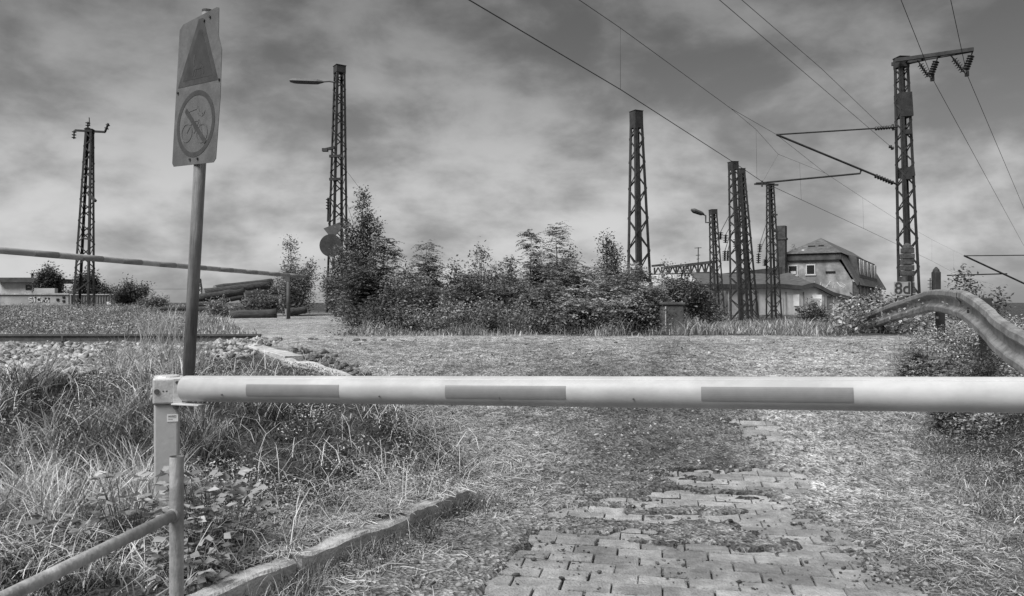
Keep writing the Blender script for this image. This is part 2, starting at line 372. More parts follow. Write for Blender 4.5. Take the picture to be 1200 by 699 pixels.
def stones(name, x, y, r, tone, m, sink=.3, flat=.7, z=None):
    n = len(x); z = H(x, y) if z is None else z
    if name in ('ballast', 'rubble', 'road_stones'):
        V = CUBE_V[None] * (1 + rng.uniform(-.5, .25, (n, 8, 3))) * np.stack([U(.8, 1.5, n), U(.6, 1.2, n), U(.4, .9, n) * flat], -1)[:, None, :]
        A = rng.normal(0, 1, (n, 4)); A[:, 1:3] *= .35; A /= np.linalg.norm(A, axis=1, keepdims=True); w, a, b, c = A.T
        Rm = np.stack([1 - 2 * (b * b + c * c), 2 * (a * b - c * w), 2 * (a * c + b * w), 2 * (a * b + c * w), 1 - 2 * (a * a + c * c), 2 * (b * c - a * w), 2 * (a * c - b * w), 2 * (b * c + a * w), 1 - 2 * (a * a + b * b)], -1).reshape(n, 3, 3)
        V = np.einsum('nij,nkj->nki', Rm, V) * r[:, None, None] + np.stack([x, y, z + r * (.4 - sink)], -1)[:, None, :]
        Fc = CUBE_F[None] + (np.arange(n) * 8)[:, None, None]
        return raw(name, V, Fc, np.full(n * 6, 4), m, tone=np.repeat(tone, 8))
    J = 1 + rng.uniform(-.38, .38, (n, 12, 1)); V = ICO_V[None] * J * np.stack([U(.8, 1.5, n), U(.7, 1.2, n), U(.6, 1, n) * flat], -1)[:, None, :]
    a = U(0, 6.28, n); c, s = np.cos(a)[:, None], np.sin(a)[:, None]
    V = np.stack([V[..., 0] * c - V[..., 1] * s, V[..., 0] * s + V[..., 1] * c, V[..., 2]], -1) * r[:, None, None]
    V = V + np.stack([x, y, z + r * (.5 - sink)], -1)[:, None, :]
    Fc = ICO_F[None] + (np.arange(n) * 12)[:, None, None]
    return raw(name, V, Fc, np.full(n * 20, 3), m, tone=np.repeat(tone, 12))
def pick(n, px0, px1, Y0, Y1, power=1.6):
    t = U(0, 1, n); e = 1 - power
    Y = (Y0 ** e + t * (Y1 ** e - Y0 ** e)) ** (1 / e); px = U(px0, px1, n)
    return (px - CX) / F * Y, Y
def blades(name, x, y, h, w, lean, tone, m=M_GRASS, az=None, droop=.6, z=None, kind='stuff', parent=None):
    n = len(x); z = (H(x, y) if z is None else z) - .01
    az = U(0, 2 * math.pi, n) if az is None else az
    d = np.stack([np.cos(az), np.sin(az)], -1); side = np.stack([-d[:, 1], d[:, 0]], -1)
    fa = U(0, math.pi, n); side = np.stack([np.cos(fa), np.sin(fa)], -1)
    ts = [0, .4, .75, 1.0]; V = []
    for i, t in enumerate(ts):
        hor = h * lean * (t ** 1.7); ver = h * (t - droop * lean * t ** 3 * .55)
        c = np.stack([x + d[:, 0] * hor, y + d[:, 1] * hor, z + ver], -1); ww = w * (1 - t * .75) / 2
        if i < 3:
            s3 = np.concatenate([side * ww[:, None], np.zeros((n, 1))], -1); V += [c - s3, c + s3]
        else: V.append(c)
    V = np.stack(V, 1); b = (np.arange(n) * 7)[:, None]
    L = np.concatenate([b + np.array([[0, 1, 3, 2]]), b + np.array([[2, 3, 5, 4]]), b + np.array([[4, 5, 6]])], 1)
    o = raw(name, V, L, np.tile([4, 4, 3], n), m, parent, tone=np.repeat(tone, 7))
    if kind: o['kind'] = kind
    return o
def tufts(n, per, px0, px1, Y0, Y1, mask, spread=.05, power=2.0):
    x, y = pick(n, px0, px1, Y0, Y1, power); k = mask(x, y); x, y = x[k], y[k]
    X = np.repeat(x, per) + rng.normal(0, spread, len(x) * per); Yy = np.repeat(y, per) + rng.normal(0, spread, len(x) * per)
    return X, Yy, np.repeat(np.arange(len(x)), per)
def gtone(tid, lo, hi, n):
    t = (lo + (hi - lo) * U(0, 1, tid.max() + 1) ** 1.8)[tid] if len(tid) else np.zeros(0); return t * U(.35, 1.9, n)
def macro(X, Y, k=1.6, a=2.0): return np.exp(1.25 * a * fbm(X * k + 31, Y * k + 17) + .45 * a * fbm(X * k * 4 + 3, Y * k * 4 + 7) - .12)

x, y = pick(5200, -20, 330, 7.6, 12.85, 1.2); k = (x < -3.7 - .0 * y) & (fbm(x * 2, y * 2) > -.25 - .6 * ss(-5.5, -6.5, x)); x, y = x[k], y[k]
o = stones('ballast', x, y, U(.026, .06, len(x)), U(.25, 1.25, len(x)), M_STONE); o['kind'] = 'stuff'
x, y = pick(16000, 480, 1160, 4.0, 13, 2.0); k = (x > left_edge(y)) & (x < right_edge(y) + .3); x, y = x[k], y[k]
d = fbm(x * 2.5 + 4, y * 2.5); k = d > U(-.4, .5, len(x)); x, y = x[k], y[k]
o = stones('gravel', x, y, U(.003, .010, len(x)) * (1 + 1.2 * (U(0, 1, len(x)) < .06)), U(.12, 1.0, len(x)), M_STONE); o['kind'] = 'stuff'
x, y = pick(4200, 380, 1180, 6.0, 13, 1.3); k = (x > left_edge(y) + .1) & (x < right_edge(y) + .3) & (fbm(x * 1.1 + 4, y * 2.2) > U(-.5, .4, len(x))); x, y = x[k], y[k]
o = stones('road_stones', x, y, U(.005, .014, len(x)) + .02 * U(0, 1, len(x)) ** 6, U(.12, 1.2, len(x)), M_STONE); o['kind'] = 'stuff'
X, Y, T = tufts(900, 9, 420, 1120, 6.5, 13.2, lambda x, y: (x > left_edge(y) + .2) & (x < right_edge(y)) & (fbm(x * .9 + 2, y * 2.1 + 3) > .22), .06, 1.3)
n = len(X); blades('low_grass', X, Y, U(.015, .06, n), U(.004, .009, n), U(.4, 1.4, n), gtone(T, .06, .36, n))
x, y = pick(1100, 600, 1090, 4.0, 6.6, 2.0); k = (x > .0) & (fbm(x * 3 + 9, y * 3) > U(-.2, .5, len(x))); x, y = x[k], y[k]
o = stones('dark_crumbs', x, y, U(.003, .008, len(x)) + .009 * U(0, 1, len(x)) ** 4, U(.12, .4, len(x)), M_STONE, sink=-.1, z=np.maximum(H(x, y), H(x, y, False) + .0)); o['kind'] = 'stuff'

bank = lambda x, y: (x < left_edge(y) - .02 + .25 * fbm(x * 2, y * 2)) & ((y < 12.6)) & ~((x < -4.4) & (y > 7.8) & (fbm(x, y) < .30))
clump = lambda x, y: fbm(x * 1.4 + 2, y * 1.4 + 5)
# left bank: dense mixed grass
X, Y, T = tufts(6400, 13, -60, 600, 3.3, 12.5, lambda x, y: bank(x, y) & (U(0, 1, len(x)) < 1 - .6 * ss(7.6, 9, y)) & (clump(x, y) + .8 * fbm(x * 4, y * 4 + 6) > U(-.6, .5, len(x))) & ~((y < 5.3) & (x > left_edge(y) - .55) & (U(0, 1, len(x)) < .75)))
n = len(X); h = U(.03, .17, n) * np.clip(1 + 1.5 * fbm(X * 2.2 + 8, Y * 2.2), .3, 1.8) * (1 - .35 * ss(-1.6, -.6, X - left_edge(Y) + .6)) * (1 - .6 * ss(6.2, 8.2, Y))
blades('grass', X, Y, h, U(.005, .013, n), U(.3, 1.3, n), np.clip(gtone(T, .06, .40, n) * macro(X, Y), .012, .6), z=H(X, Y))
X, Y, T = tufts(620, 16, -60, 330, 3.8, 7.0, lambda x, y: bank(x, y) & (x / y < -.40 + .05 * fbm(x * 3, y * 3)) & (fbm(x * 1.4, y * 1.4 + 3) > .02), .04)
n = len(X); blades('tall_grass', X, Y, U(.14, .42, n) * ss(-.8, -2.2, X - left_edge(Y) - .2) + .06, U(.005, .012, n), U(.25, 1.1, n), np.clip(gtone(T, .15, .62, n) * macro(X, Y), .03, .7), az=np.repeat(U(0, 6.28, T.max() + 1), 1)[T] + rng.normal(0, .9, n))
# pale straws arching over the bank and hay lying on kerb and road edge
x, y = pick(2600, -60, 620, 3.6, 8.2, 2.0); k = bank(x, y); x, y = x[k], y[k]; n = len(x)
blades('straw', x, y, U(.15, .5, n), U(.003, .007, n), U(.7, 1.5, n), U(.35, .75, n), droop=1.0)
def hay(name, n, fx, tone, lmin, lmax, wmin=.0025, wmax=.005, HH=None):
    H = HH or globals()['H']
    x, y = fx(n); n = len(x); az = U(0, 6.28, n); l = U(lmin, lmax, n)
    mb = []; z0 = H(x, y); x2 = x + np.cos(az) * l; y2 = y + np.sin(az) * l; z1 = H(x2, y2); xm = (x + x2) / 2 + rng.normal(0, .01, n); ym = (y + y2) / 2 + rng.normal(0, .01, n); zm = H(xm, ym) + U(.005, .03, n)
    w = U(wmin, wmax, n) / 2; sx = -np.sin(az) * w; sy = np.cos(az) * w; tz = rng.normal(0, .5, n) * w
    V = np.stack([np.stack([a + s * sx, b + s * sy, c + s * tz], -1) for (a, b, c) in ((x, y, z0 + .004), (xm, ym, zm), (x2, y2, z1 + .006)) for s in (-1, 1)], 1)
    b = (np.arange(n) * 6)[:, None]; L = np.concatenate([b + np.array([[0, 1, 3, 2]]), b + np.array([[2, 3, 5, 4]])], 1)
    o = raw(name, V, L, np.full(2 * n, 4), M_GRASS, tone=np.repeat(U(*tone, n), 6)); o['kind'] = 'stuff'
def f_edge(n):
    y = U(3.7, 9, n); x = left_edge(y) + rng.normal(.0, .30, n); return x, y
hay('hay', 6500, f_edge, (.12, .5), .05, .22)
X, Y, T = tufts(700, 18, 250, 600, 3.7, 5.75, lambda x, y: (x > left_edge(y) - .02 + .0) & (x < left_edge(y) + .28 + .2 * fbm(x * 3, y * 3)) & (fbm(x * 2.4, y * 2.4 + 1) > -.2), .035)
n = len(X); X = np.maximum(X, left_edge(Y) + .03); blades('kerb_grass', X, Y, U(.04, .17, n), U(.003, .008, n), U(.2, 1.1, n), gtone(T, .05, .38, n))
def f_mat(n):
    y = U(4.0, 5.7, n); x = left_edge(y) - np.abs(rng.normal(0, .35, n)) - .1; return x, y
hay('hay_mat', 6000, f_mat, (.15, .5), .04, .16)
def f_kerb(n):
    y = 3.9 + 1.75 * U(0, 1, n) ** .8; x = left_edge(y) + rng.normal(-.10, .075, n); k = fbm(x * 5, y * 3) > -.12; return x[k], y[k]
hay('hay_on_kerb', 2600, f_kerb, (.15, .6), .04, .16, HH=lambda x, y: np.full(np.shape(x), .168))
def f_road(n):
    x, y = pick(n, 560, 1200, 4.0, 12.5, 1.8); k = (x > left_edge(y)) & (fbm(x * 1.7 + 3, y * 1.7 + 8) > U(-.1, .5, n)) & ((bare(x, y) < .3) | (U(0, 1, n) < .12)); return x[k], y[k]
hay('road_litter', 2200, f_road, (.08, .5), .02, .10, .002, .004)
def f_right(n):
    x, y = pick(n, 980, 1260, 3.8, 9, 1.8); k = (x > right_edge(y) - .8 + .4 * fbm(x * 2, y * 2)); return x[k], y[k]
hay('dry_litter', 4500, f_right, (.04, .5), .03, .14)
# small grass on dirt patches between the bricks and along the road
X, Y, T = tufts(900, 12, 600, 1120, 4.1, 8.5, lambda x, y: (bare(x, y) < .4) & (x > left_edge(y)) & (fbm(x * 2.3 + 6, y * 2.3) > .22), .05)
n = len(X); blades('sparse_grass', X, Y, U(.015, .06, n), U(.002, .005, n), U(.4, 1.3, n), gtone(T, .04, .20, n))
rbank = lambda x, y: x > right_edge(y) + .35 * fbm(x * 1.3, y * 1.3) - .1
X, Y, T = tufts(2200, 11, 960, 1270, 4.6, 15, lambda x, y: rbank(x, y) & (clump(x, y) > U(-.8, .5, len(x))), .06)
n = len(X); blades('verge_grass', X, Y, U(.03, .13, n) * (1 + .5 * ss(8, 12, Y)), U(.004, .010, n), U(.3, 1.1, n), gtone(T, .08, .42, n))
# beyond the track
X, Y, T = tufts(2600, 12, 400, 1010, 13.7, 22, lambda x, y: (x > -3.2 + .3 * fbm(x, y)) & (fbm(x * 1.2, y * 1.2 + 9) > U(-.5, .3, len(x))), .09, 1.5)
n = len(X); blades('meadow_grass', X, Y, U(.10, .42, n) * np.clip(.9 + 1.6 * fbm(X * 1.4, Y * .6), .25, 2.1) * (.3 + .7 * ss(13.4, 15, Y)) * (1 - .5 * ss(3.6, 5, X)), U(.008, .018, n), U(.15, .8, n), gtone(T, .10, .45, n))
X, Y, T = tufts(2600, 12, 780, 1180, 15, 60, lambda x, y: (x > 2.5) & (fbm(x * .6, y * .4) > U(-.5, .3, len(x))), .15, 1.2)
n = len(X); blades('rough_grass', X, Y, U(.05, .30, n) * np.clip(1 + 1.5 * fbm(X * .5, Y * .3), .3, 2), U(.008, .018, n), U(.2, .9, n), gtone(T, .12, .5, n))
X, Y, T = tufts(2600, 12, 10, 520, 13.4, 46, lambda x, y: (x < -4.6 - (y - 13) * .40 + .8 * fbm(x, y)) | (x > -.4 - (y - 13) * .25), .15, 1.25)
n = len(X); blades('wild_grass', X, Y, U(.06, .26, n) * (.5 + .7 * ss(14, 22, Y)), U(.009, .022, n), U(.2, 1.0, n), gtone(T, .10, .45, n))

def leaves_at(C, D, L, W, tone):      # rhombic leaves: centre C, direction D, length L, width W, random roll
    n = len(C); D = D / np.linalg.norm(D, axis=1, keepdims=True); r = rng.normal(0, 1, (n, 3)); r[:, 2] *= .35
    S = np.cross(D, np.array([0, 0, 1.0]) + .5 * r); S /= np.linalg.norm(S, axis=1, keepdims=True) + 1e-6
    Nn = np.cross(S, D); a = C; b = C + D * L[:, None] * .5 + S * W[:, None] * .5 + Nn * W[:, None] * .12; c = C + D * L[:, None]; d = C + D * L[:, None] * .5 - S * W[:, None] * .5 + Nn * W[:, None] * .12
    return np.stack([a, b, c, d], 1), np.repeat(tone, 4)
def leaf_obj(name, Vs, Ts, parent=None, kind=None):
    V = np.concatenate(Vs).reshape(-1, 3); t = np.concatenate(Ts); n = len(V) // 4; b = (np.arange(n) * 4)[:, None]
    L = np.concatenate([b + np.array([[0, 1, 2]]), b + np.array([[0, 2, 3]])], 1)
    o = raw(name, V, L, np.full(2 * n, 3), M_LEAF, parent, tone=t)
    if kind: o['kind'] = kind
    return o
def weeds(name, n, px0, px1, Y0, Y1, mask, hmax, size, tone, power=1.7):
    x, y = pick(n, px0, px1, Y0, Y1, power); k = mask(x, y); x, y = x[k], y[k]
    hh = hmax * (.35 + .65 * np.clip(.5 + fbm(x * .9 + 3, y * .9), 0, 1)); z = H(x, y)
    per = 6; X = np.repeat(x, per) + rng.normal(0, size * 1.3, len(x) * per); Yy = np.repeat(y, per) + rng.normal(0, size * 1.3, len(x) * per); Z = np.repeat(z, per) + U(0, 1, len(x) * per) * np.repeat(hh, per)
    n = len(X); D = rng.normal(0, 1, (n, 3)); D[:, 2] = D[:, 2] * .4 + .15
    V, T = leaves_at(np.stack([X, Yy, Z], -1), D, U(.6, 1.3, n) * size, U(.35, .7, n) * size, np.clip(np.repeat(U(*tone, len(x)) * macro(x, y, 1.1, .9), per) * U(.6, 1.4, n), .02, .6))
    return leaf_obj(name, [V], [T], kind='stuff')
weeds('weeds', 5200, -30, 215, 14.2, 40, lambda x, y: (x < -4.6 - (y - 13) * .42) & (fbm(x * .7, y * .7) > -.35), .34, .05, (.05, .45), 1.5)
weeds('ground_ivy', 7500, 1000, 1290, 7.2, 16, lambda x, y: (x > right_edge(y) + .15 + .5 * fbm(x, y)), .36, .038, (.05, .45))
weeds('creeping_weeds', 9000, 1020, 1290, 4.2, 8.0, lambda x, y: (x > right_edge(y) + .1 + .6 * fbm(x * 2, y * 2)) & (fbm(x * 2.4, y * 2.4 + 5) > -.1), .13, .018, (.03, .34))
weeds('nettles', 2200, 985, 1100, 15, 34, lambda x, y: (x > 5.6 + (y - 14) * .28) & (x / y < .56), .75, .10, (.08, .42), 1.4)
weeds('bank_weeds', 11000, -40, 590, 3.7, 8.4, lambda x, y: bank(x, y) & (fbm(x * 1.6 + 8, y * 1.6) > -.12) & ~((y < 5.4) & (x > left_edge(y) - .5)), .15, .024, (.03, .5), 2.0)
weeds('kerb_weeds', 1100, 380, 620, 4.1, 5.7, lambda x, y: (x > left_edge(y) + .04) & (x < left_edge(y) + .30 + .25 * fbm(x * 3, y * 3)) & (fbm(x * 2.4, y * 2.4 + 1) > -.15), .14, .02, (.03, .28), 2.0)
weeds('underbrush', 3600, 360, 790, 13.9, 22, lambda x, y: (x > -3.3) & (fbm(x * 1.1, y * 1.1 + 2) > -.25), .75, .06, (.02, .20), 1.6)

# ------------------------------------------------------------------ foreground barrier
def build_barrier():
    A = Vector((-2.035, 4.70, .975)); B = Vector((2.13, 3.36, 1.097)); d = (B - A); E = A + d * 1.5
    t = thing('boom_barrier', 'white boom barrier with faded stripes on a grey square post, across the foreground', 'barrier', (-2.12, 4.72, float(H(-2.12, 4.72))))
    z0 = t.location.z
    loc = lambda v: Vector(v) - t.location
    ang = math.atan2(d.y, d.x); pitch = math.atan2(d.z, math.hypot(d.x, d.y))
    R = Matrix.Rotation(ang, 3, 'Z')
    ptop = .965 - .08
    R2 = Matrix.Rotation(math.radians(20), 3, 'Z'); x2 = R2 @ Vector((1, 0, 0)); f2 = R2 @ Vector((0, -1, 0))
    MB().box((0, 0, (ptop - z0 - .1) / 2), (.138, .138, ptop - z0 + .1), R2).build('post', M_POST, t, bevel=.012)
    br = MB().box((.0 + .01, 0, .965 - z0), (.168, .168, .158), R2).build('bracket', M_BRACK, t, bevel=.012)
    x = (d.normalized()); yv = Vector((-x.y, x.x, 0)).normalized(); zv = x.cross(yv)
    front = -yv
    cc = Vector((0, 0, .965 - z0))
    # second plate seam, flange, bolts
    MB().box(cc + x2 * .066 + f2 * .086, (.050, .006, .150), R2).build('hinge_plate', M_BRACK, br, bevel=.002)
    MB().box(cc + x * .19 + front * .02 + Vector((0, 0, -.083)), (.20, .10, .010), R).build('flange', M_BRACK, t, bevel=.003)
    def bolt(p, r, dd=.008, nm='bolt', m=M_BOLT, par=br):
        MB().tube([p, p + f2 * dd], r, 10).build(nm, m, par)
    bolt(cc - x2 * .05 + f2 * .083, .016, .012)
    for (a, b) in ((-.015, .045), (-.015, -.045), (-.035, 0)): bolt(cc + x2 * (a + .02) + f2 * .082, .005, .006)
    bolt(cc + x2 * .062 + f2 * .088 + Vector((0, 0, .052)), .009, .012); bolt(cc + x2 * .055 + f2 * .07 + Vector((0, 0, -.095)), .018, .02, par=t)
    MB().tube([cc + Vector((0, 0, .079)), cc + Vector((0, 0, .088))], [.075, .07], 20).build('cap', M_BRACK, br)
    # sticker with unreadable small print
    st = MB().box(Vector((0, 0, .965 - z0 - .165)) + x2 * .036 + f2 * .0705, (.062, .002, .045), R2).build('sticker', M_LABEL, t)
    ink = MB()
    for j in range(3):
        for i in range(7 if j < 2 else 4):
            ink.box(Vector((0, 0, .965 - z0 - .153 - j * .010)) + x2 * (.0135 + i * .0066) + f2 * .0722, (.0045, .0012, .005 if j == 0 else .0018), R2)
    ink.build('print', M_INK, st)
    # boom tube: rounded extrusion with a slightly flattened face
    r = .0785; prof = []
    for k in range(48):
        a = 2 * math.pi * k / 48; cy, sz = math.cos(a), math.sin(a)
        yy = r * cy; zz = r * sz
        prof.append((yy, zz))
    def ring(p, s=1.0): return [p + front * (yy * s) + zv * (zz * s) for yy, zz in prof]
    a0 = A + x * .045 - t.location; e0 = E - t.location; L = (e0 - a0).length
    vs = []; fs = []; ss_ = [(0, .94), (.006, 1.0)] + [(q, 1.0) for q in np.linspace(.3, L - .01, 12)] + [(L, .95)]
    for s_, sc in ss_: vs += ring(a0 + x * s_, sc)
    for i in range(len(ss_) - 1):
        for k in range(48): k2 = (k + 1) % 48; fs.append((i * 48 + k, i * 48 + k2, (i + 1) * 48 + k2, (i + 1) * 48 + k))
    fs += [tuple(range(47, -1, -1)), tuple((len(ss_) - 1) * 48 + k for k in range(48))]
    tube = MB().add(vs, fs).build('boom', M_WHITE, t, smooth=True)
    seam = MB()                                                   # extrusion lines along the tube
    for aa in (.98,):
        p = a0 + x * .02 + front * r * math.cos(aa) * 1.0 + zv * r * math.sin(aa); q = p + x * (L - .1); seam.tube([p, q], .0013, 5)
    seam.build('extrusion_line', M_BRACK, tube)
    def s_at(px):      # parameter along the boom seen at pixel px
        k = (px - CX) / F; a = A; return (k * a.y - a.x) / (x.x - k * x.y)
    for p0, p1 in ((298, 405), (528, 667), (823, 998), (1215, 1500)):
        s0, s1 = s_at(p0), s_at(p1); vs = []; fs = []; n = 9
        for s_ in (s0, s1):
            for k in range(n):
                a = -.40 + .86 * k / (n - 1); rr = r + .0012
                vs.append(A - t.location + x * s_ + front * rr * math.cos(a) + zv * rr * math.sin(a))
        for k in range(n - 1): fs.append((k, k + 1, n + k + 1, n + k))
        q = MB().add(vs, fs).build('stripe', M_STRIPE, tube)
        mm = q.modifiers.new('th', 'SOLIDIFY'); mm.thickness = .001
    for px in (270, 452, 590, 745):
        p = A - t.location + x * s_at(px) + front * r * .96 + zv * (-.026); MB().tube([p, p + front * .006], .0045, 8).build('rivet', M_BOLT, tube)
build_barrier()

def build_handrail():
    p = Vector((-1.485, 3.4, 0)); z = float(H(-1.485, 3.4))
    t = thing('handrail', 'worn grey steel pipe post with a slanting pipe rail, bottom left corner', 'handrail', (p.x, p.y, z))
    MB().tube([(0, 0, -.1), (0, 0, .82 - z)], .030, 20, cap=False).build('post', M_PIPE, t, smooth=True)
    MB().tube([(0, 0, .82 - z - .012), (0, 0, .82 - z - .010)], .0275, 20).build('plug', M_INK, t)
    a = Vector((0, -.0, .567 - z)); b = Vector((-1.59 - p.x, 2.55 - 3.4, .567 - z)); d = (b - a)
    MB().tube([a, b, a + d * 2.4], .024, 16).build('rail', M_PIPE, t, smooth=True)
    MB().tube([a + d.normalized() * .026, a + d.normalized() * .042], [.031, .027], 16).build('weld', M_PIPE, t, smooth=True)
    e = a + d * 2.4; MB().tube([e + Vector((0, 0, .2)), Vector((e.x, e.y, -.3))], .03, 16).build('post', M_PIPE, t, smooth=True)
build_handrail()

def build_sign():
    Y = 6.35; g = G(219, Y); t = thing('traffic_sign', 'tall warning and prohibition sign plate on a leaning pole behind the barrier post', 'traffic sign', g, rot=(0, math.radians(3.1), 0))
    top = 3.90 - g.z
    MB().tube([(0, 0, -.2), (0, 0, top)], .048, 16).build('pole', M_WOODP, t, smooth=True)
    th = math.radians(-36); ux = Vector((math.cos(th), math.sin(th), 0)); n = Vector((ux.y, -ux.x, 0))    # n faces the camera
    if n.y > 0: n = -n
    R = Matrix((ux, Vector((0, 0, 1)), n)).transposed()
    zb = 2.635 - g.z; w = .315; hgt = 1.235
    o = Vector((0, 0, zb)) + n * .055
    poly = [(-w + .02, 0), (w - .03, 0), (w, .03), (w + .015, .52), (w, .90), (w - .055, 1.02), (w - .07, hgt + .01), (w - .10, hgt + .02), (-w + .05, hgt - .04), (-w, hgt - .08), (-w - .005, .03)]
    pl = MB().prism(poly, R, o, .004).build('plate', M_PLATE, t)
    f = o + n * .004
    def ptri(s, cx=-.0, cy=.90): 
        return [(cx - .29 * s, cy - .24 * s), (cx + .29 * s, cy - .24 * s), (cx + .03 * s, cy + .30 * s), (cx - .03 * s, cy + .30 * s)]
    sg = MB().prism(ptri(1.0), R, f, .002).build('triangle', M_SMID, pl)
    MB().prism(ptri(.74, 0, .885), R, f + n * .002, .001).build('triangle_field', M_SDARK, sg)
    # faint four-legged animal with raised head
    an = MB(); a0 = f + n * .003
    def stroke(pts, r, mb, off=a0):
        for (p, q) in zip(pts[:-1], pts[1:]):
            p = Vector(p); q = Vector(q); dd = (q - p); L = dd.length; dd.normalize(); nn = Vector((-dd.y, dd.x)) * r
            mb.prism([tuple(p - nn), tuple(q - nn), tuple(q + nn), tuple(p + nn)], R, off, .0015)
    stroke([(-.06, .80), (.05, .80)], .018, an); stroke([(-.06, .80), (-.075, .735)], .008, an); stroke([(-.03, .79), (-.04, .73)], .008, an)
    stroke([(.05, .80), (.085, .74)], .008, an); stroke([(.03, .79), (.04, .73)], .008, an); stroke([(-.055, .81), (-.07, .86), (-.06, .91)], .009, an); stroke([(.05, .81), (.08, .79)], .006, an)
    an.build('animal_symbol', M_SMID, sg)
    rg = MB(); N = 48; vs = []; fs = []
    for k in range(N):
        a = 2 * math.pi * k / N
        for rr in (.275, .235): vs.append(f + n * .002 + R @ Vector((rr * math.cos(a), .335 + rr * math.sin(a), 0)))
    for k in range(N): a = 2 * k; b = 2 * ((k + 1) % N); fs.append((a, b, b + 1, a + 1))
    ring = rg.add(vs, fs).build('ring', M_SMID, pl); mm = ring.modifiers.new('th', 'SOLIDIFY'); mm.thickness = .002
    bk = MB(); a0 = f + n * .0015
    def circ(cx, cy, r, mb, n_=20, w_=.006): stroke([(cx + r * math.cos(6.283 * k / n_), cy + r * math.sin(6.283 * k / n_)) for k in range(n_ + 1)], w_, mb, a0)
    circ(-.12, .27, .075, bk); circ(.10, .25, .075, bk)
    stroke([(-.12, .27), (-.04, .36), (.05, .36), (.10, .25)], .007, bk, a0); stroke([(-.04, .36), (-.01, .26), (.05, .36)], .006, bk, a0)
    stroke([(-.13, .45), (.02, .47), (.04, .42), (.10, .40), (.12, .44)], .014, bk, a0)
    bk.build('bicycle_symbol', M_SFAINT, ring)
    sl = MB(); stroke([(-.15, .46), (.16, .17)], .020, sl, f + n * .0032); sl.build('slash', M_SMID, ring)
    for (x, y) in ((-.05, .045), (.06, .045), (-w + .03, .62), (w - .01, .66), (.05, hgt - .06), (.13, hgt - .045)):
        p = f + R @ Vector((x, y, 0)); MB().tube([p, p + n * .012], .010, 8).build('bolt', M_INK, pl)
    MB().tube([(0, 0, top), (0, 0, top + .02)], .05, 12).build('pole_cap', M_INK, t)
build_sign()

# kerb slabs beside the road, and the broken edge by the track
def slab(name, a, b, w, hgt, m, label, cat, group=None, zt=None):
    a = Vector(a); b = Vector(b); L = (b - a).length; mb = MB(); n = 14; vs = []; fs = []
    d = (b - a).normalized(); s = Vector((-d.y, d.x, 0)).normalized()
    for i in range(n + 1):
        t = i / n; c = a.lerp(b, t) 
        for (u, v) in ((-w / 2, -hgt), (w / 2, -hgt), (w / 2, -.015), (w / 2 - .015, 0), (-w / 2 + .012, 0), (-w / 2, -.012)):
            j = random.uniform(-.006, .006) * (2.2 if i in (0, n) else 1)
            vs.append(c + s * (u + j) + Vector((0, 0, v + random.uniform(-.005, .003) + .005 * math.sin(i * .8 + a.y * 3))))
    for i in range(n):
        for k in range(6): k2 = (k + 1) % 6; fs.append((i * 6 + k, (i + 1) * 6 + k, (i + 1) * 6 + k2, i * 6 + k2))
    fs += [tuple(range(6)), tuple(n * 6 + k for k in range(5, -1, -1))]
    o = mb.add(vs, fs).build(name, m); tag(o, label, cat, group)
    return o
kd = Vector((-.34 + 1.44, 5.6 - 3.6, 0)); k0 = Vector((-.40, 5.62, .17))
def kp(t, z): return Vector((-.385 - (5.62 - t) * .554, t, z))
slab('kerb_stone', kp(5.60, .165), kp(4.97, .155), .19, .22, M_CONC, 'farthest kerb slab in the grass, its broken end by the bare dirt', 'kerb stone', 'concrete kerb slabs')
slab('kerb_stone', kp(4.93, .140) + Vector((.02, 0, 0)), kp(4.14, .152), .20, .22, M_CONC, 'middle kerb slab running down beside the brick paving', 'kerb stone', 'concrete kerb slabs')
slab('kerb_stone', kp(4.09, .148) + Vector((.01, 0, 0)), kp(3.0, .15), .21, .22, M_CONC, 'nearest kerb slab at the bottom edge, half under hay', 'kerb stone', 'concrete kerb slabs')
def edge_pt(px, py, Y): return P(px, py, Y)
slab('concrete_edging', P(284, 401, 12.2), P(345, 417, 10.6), .26, .18, M_CONC, 'pale concrete edging strip beginning at the rail end', 'edging', 'broken concrete edging')
slab('concrete_edging', P(336, 420, 10.5), P(370, 436, 9.5), .16, .15, M_CONC, 'cracked edging strip with rubble, between rail end and boom', 'edging', 'broken concrete edging')
slab('concrete_edging', P(355, 423, 10.2), P(405, 440, 9.2), .20, .12, M_CONC, 'lowest pale edging fragment, touching the boom in view', 'edging', 'broken concrete edging')
x = np.interp(U(0, 1, 130), [0, 1], [-3.5, -2.0]); y = 12.2 + (x + 4.1) * -1.28 + rng.normal(0, .18, 130); x = x + .25
o = stones('rubble', x, y, U(.015, .06, 130), U(.12, .55, 130), M_STONE, flat=.5); o['kind'] = 'stuff'

# dark clods along the crest
for i, px in enumerate((303, 327, 364, 371, 395, 400, 418, 427, 450, 472)):
    Y = 12.75 + random.uniform(-.1, .1); xx = (px - CX) / F * Y; z = float(H(xx, Y)); mb = MB(); s = random.uniform(.02, .05)
    V = ICO_V * (1 + rng.uniform(-.25, .25, (12, 1))) * np.array([1.6, 1, .75]) * s
    mb.add([Vector(v) for v in V], [tuple(f) for f in ICO_F], .25)
    o = mb.build('clod', M_STONE); o.location = (xx, Y, z + s * .3)
    tag(o, 'one of the dark clods in a row on the dirt crest behind the boom', 'clod', 'dark clods in a row on the crest')

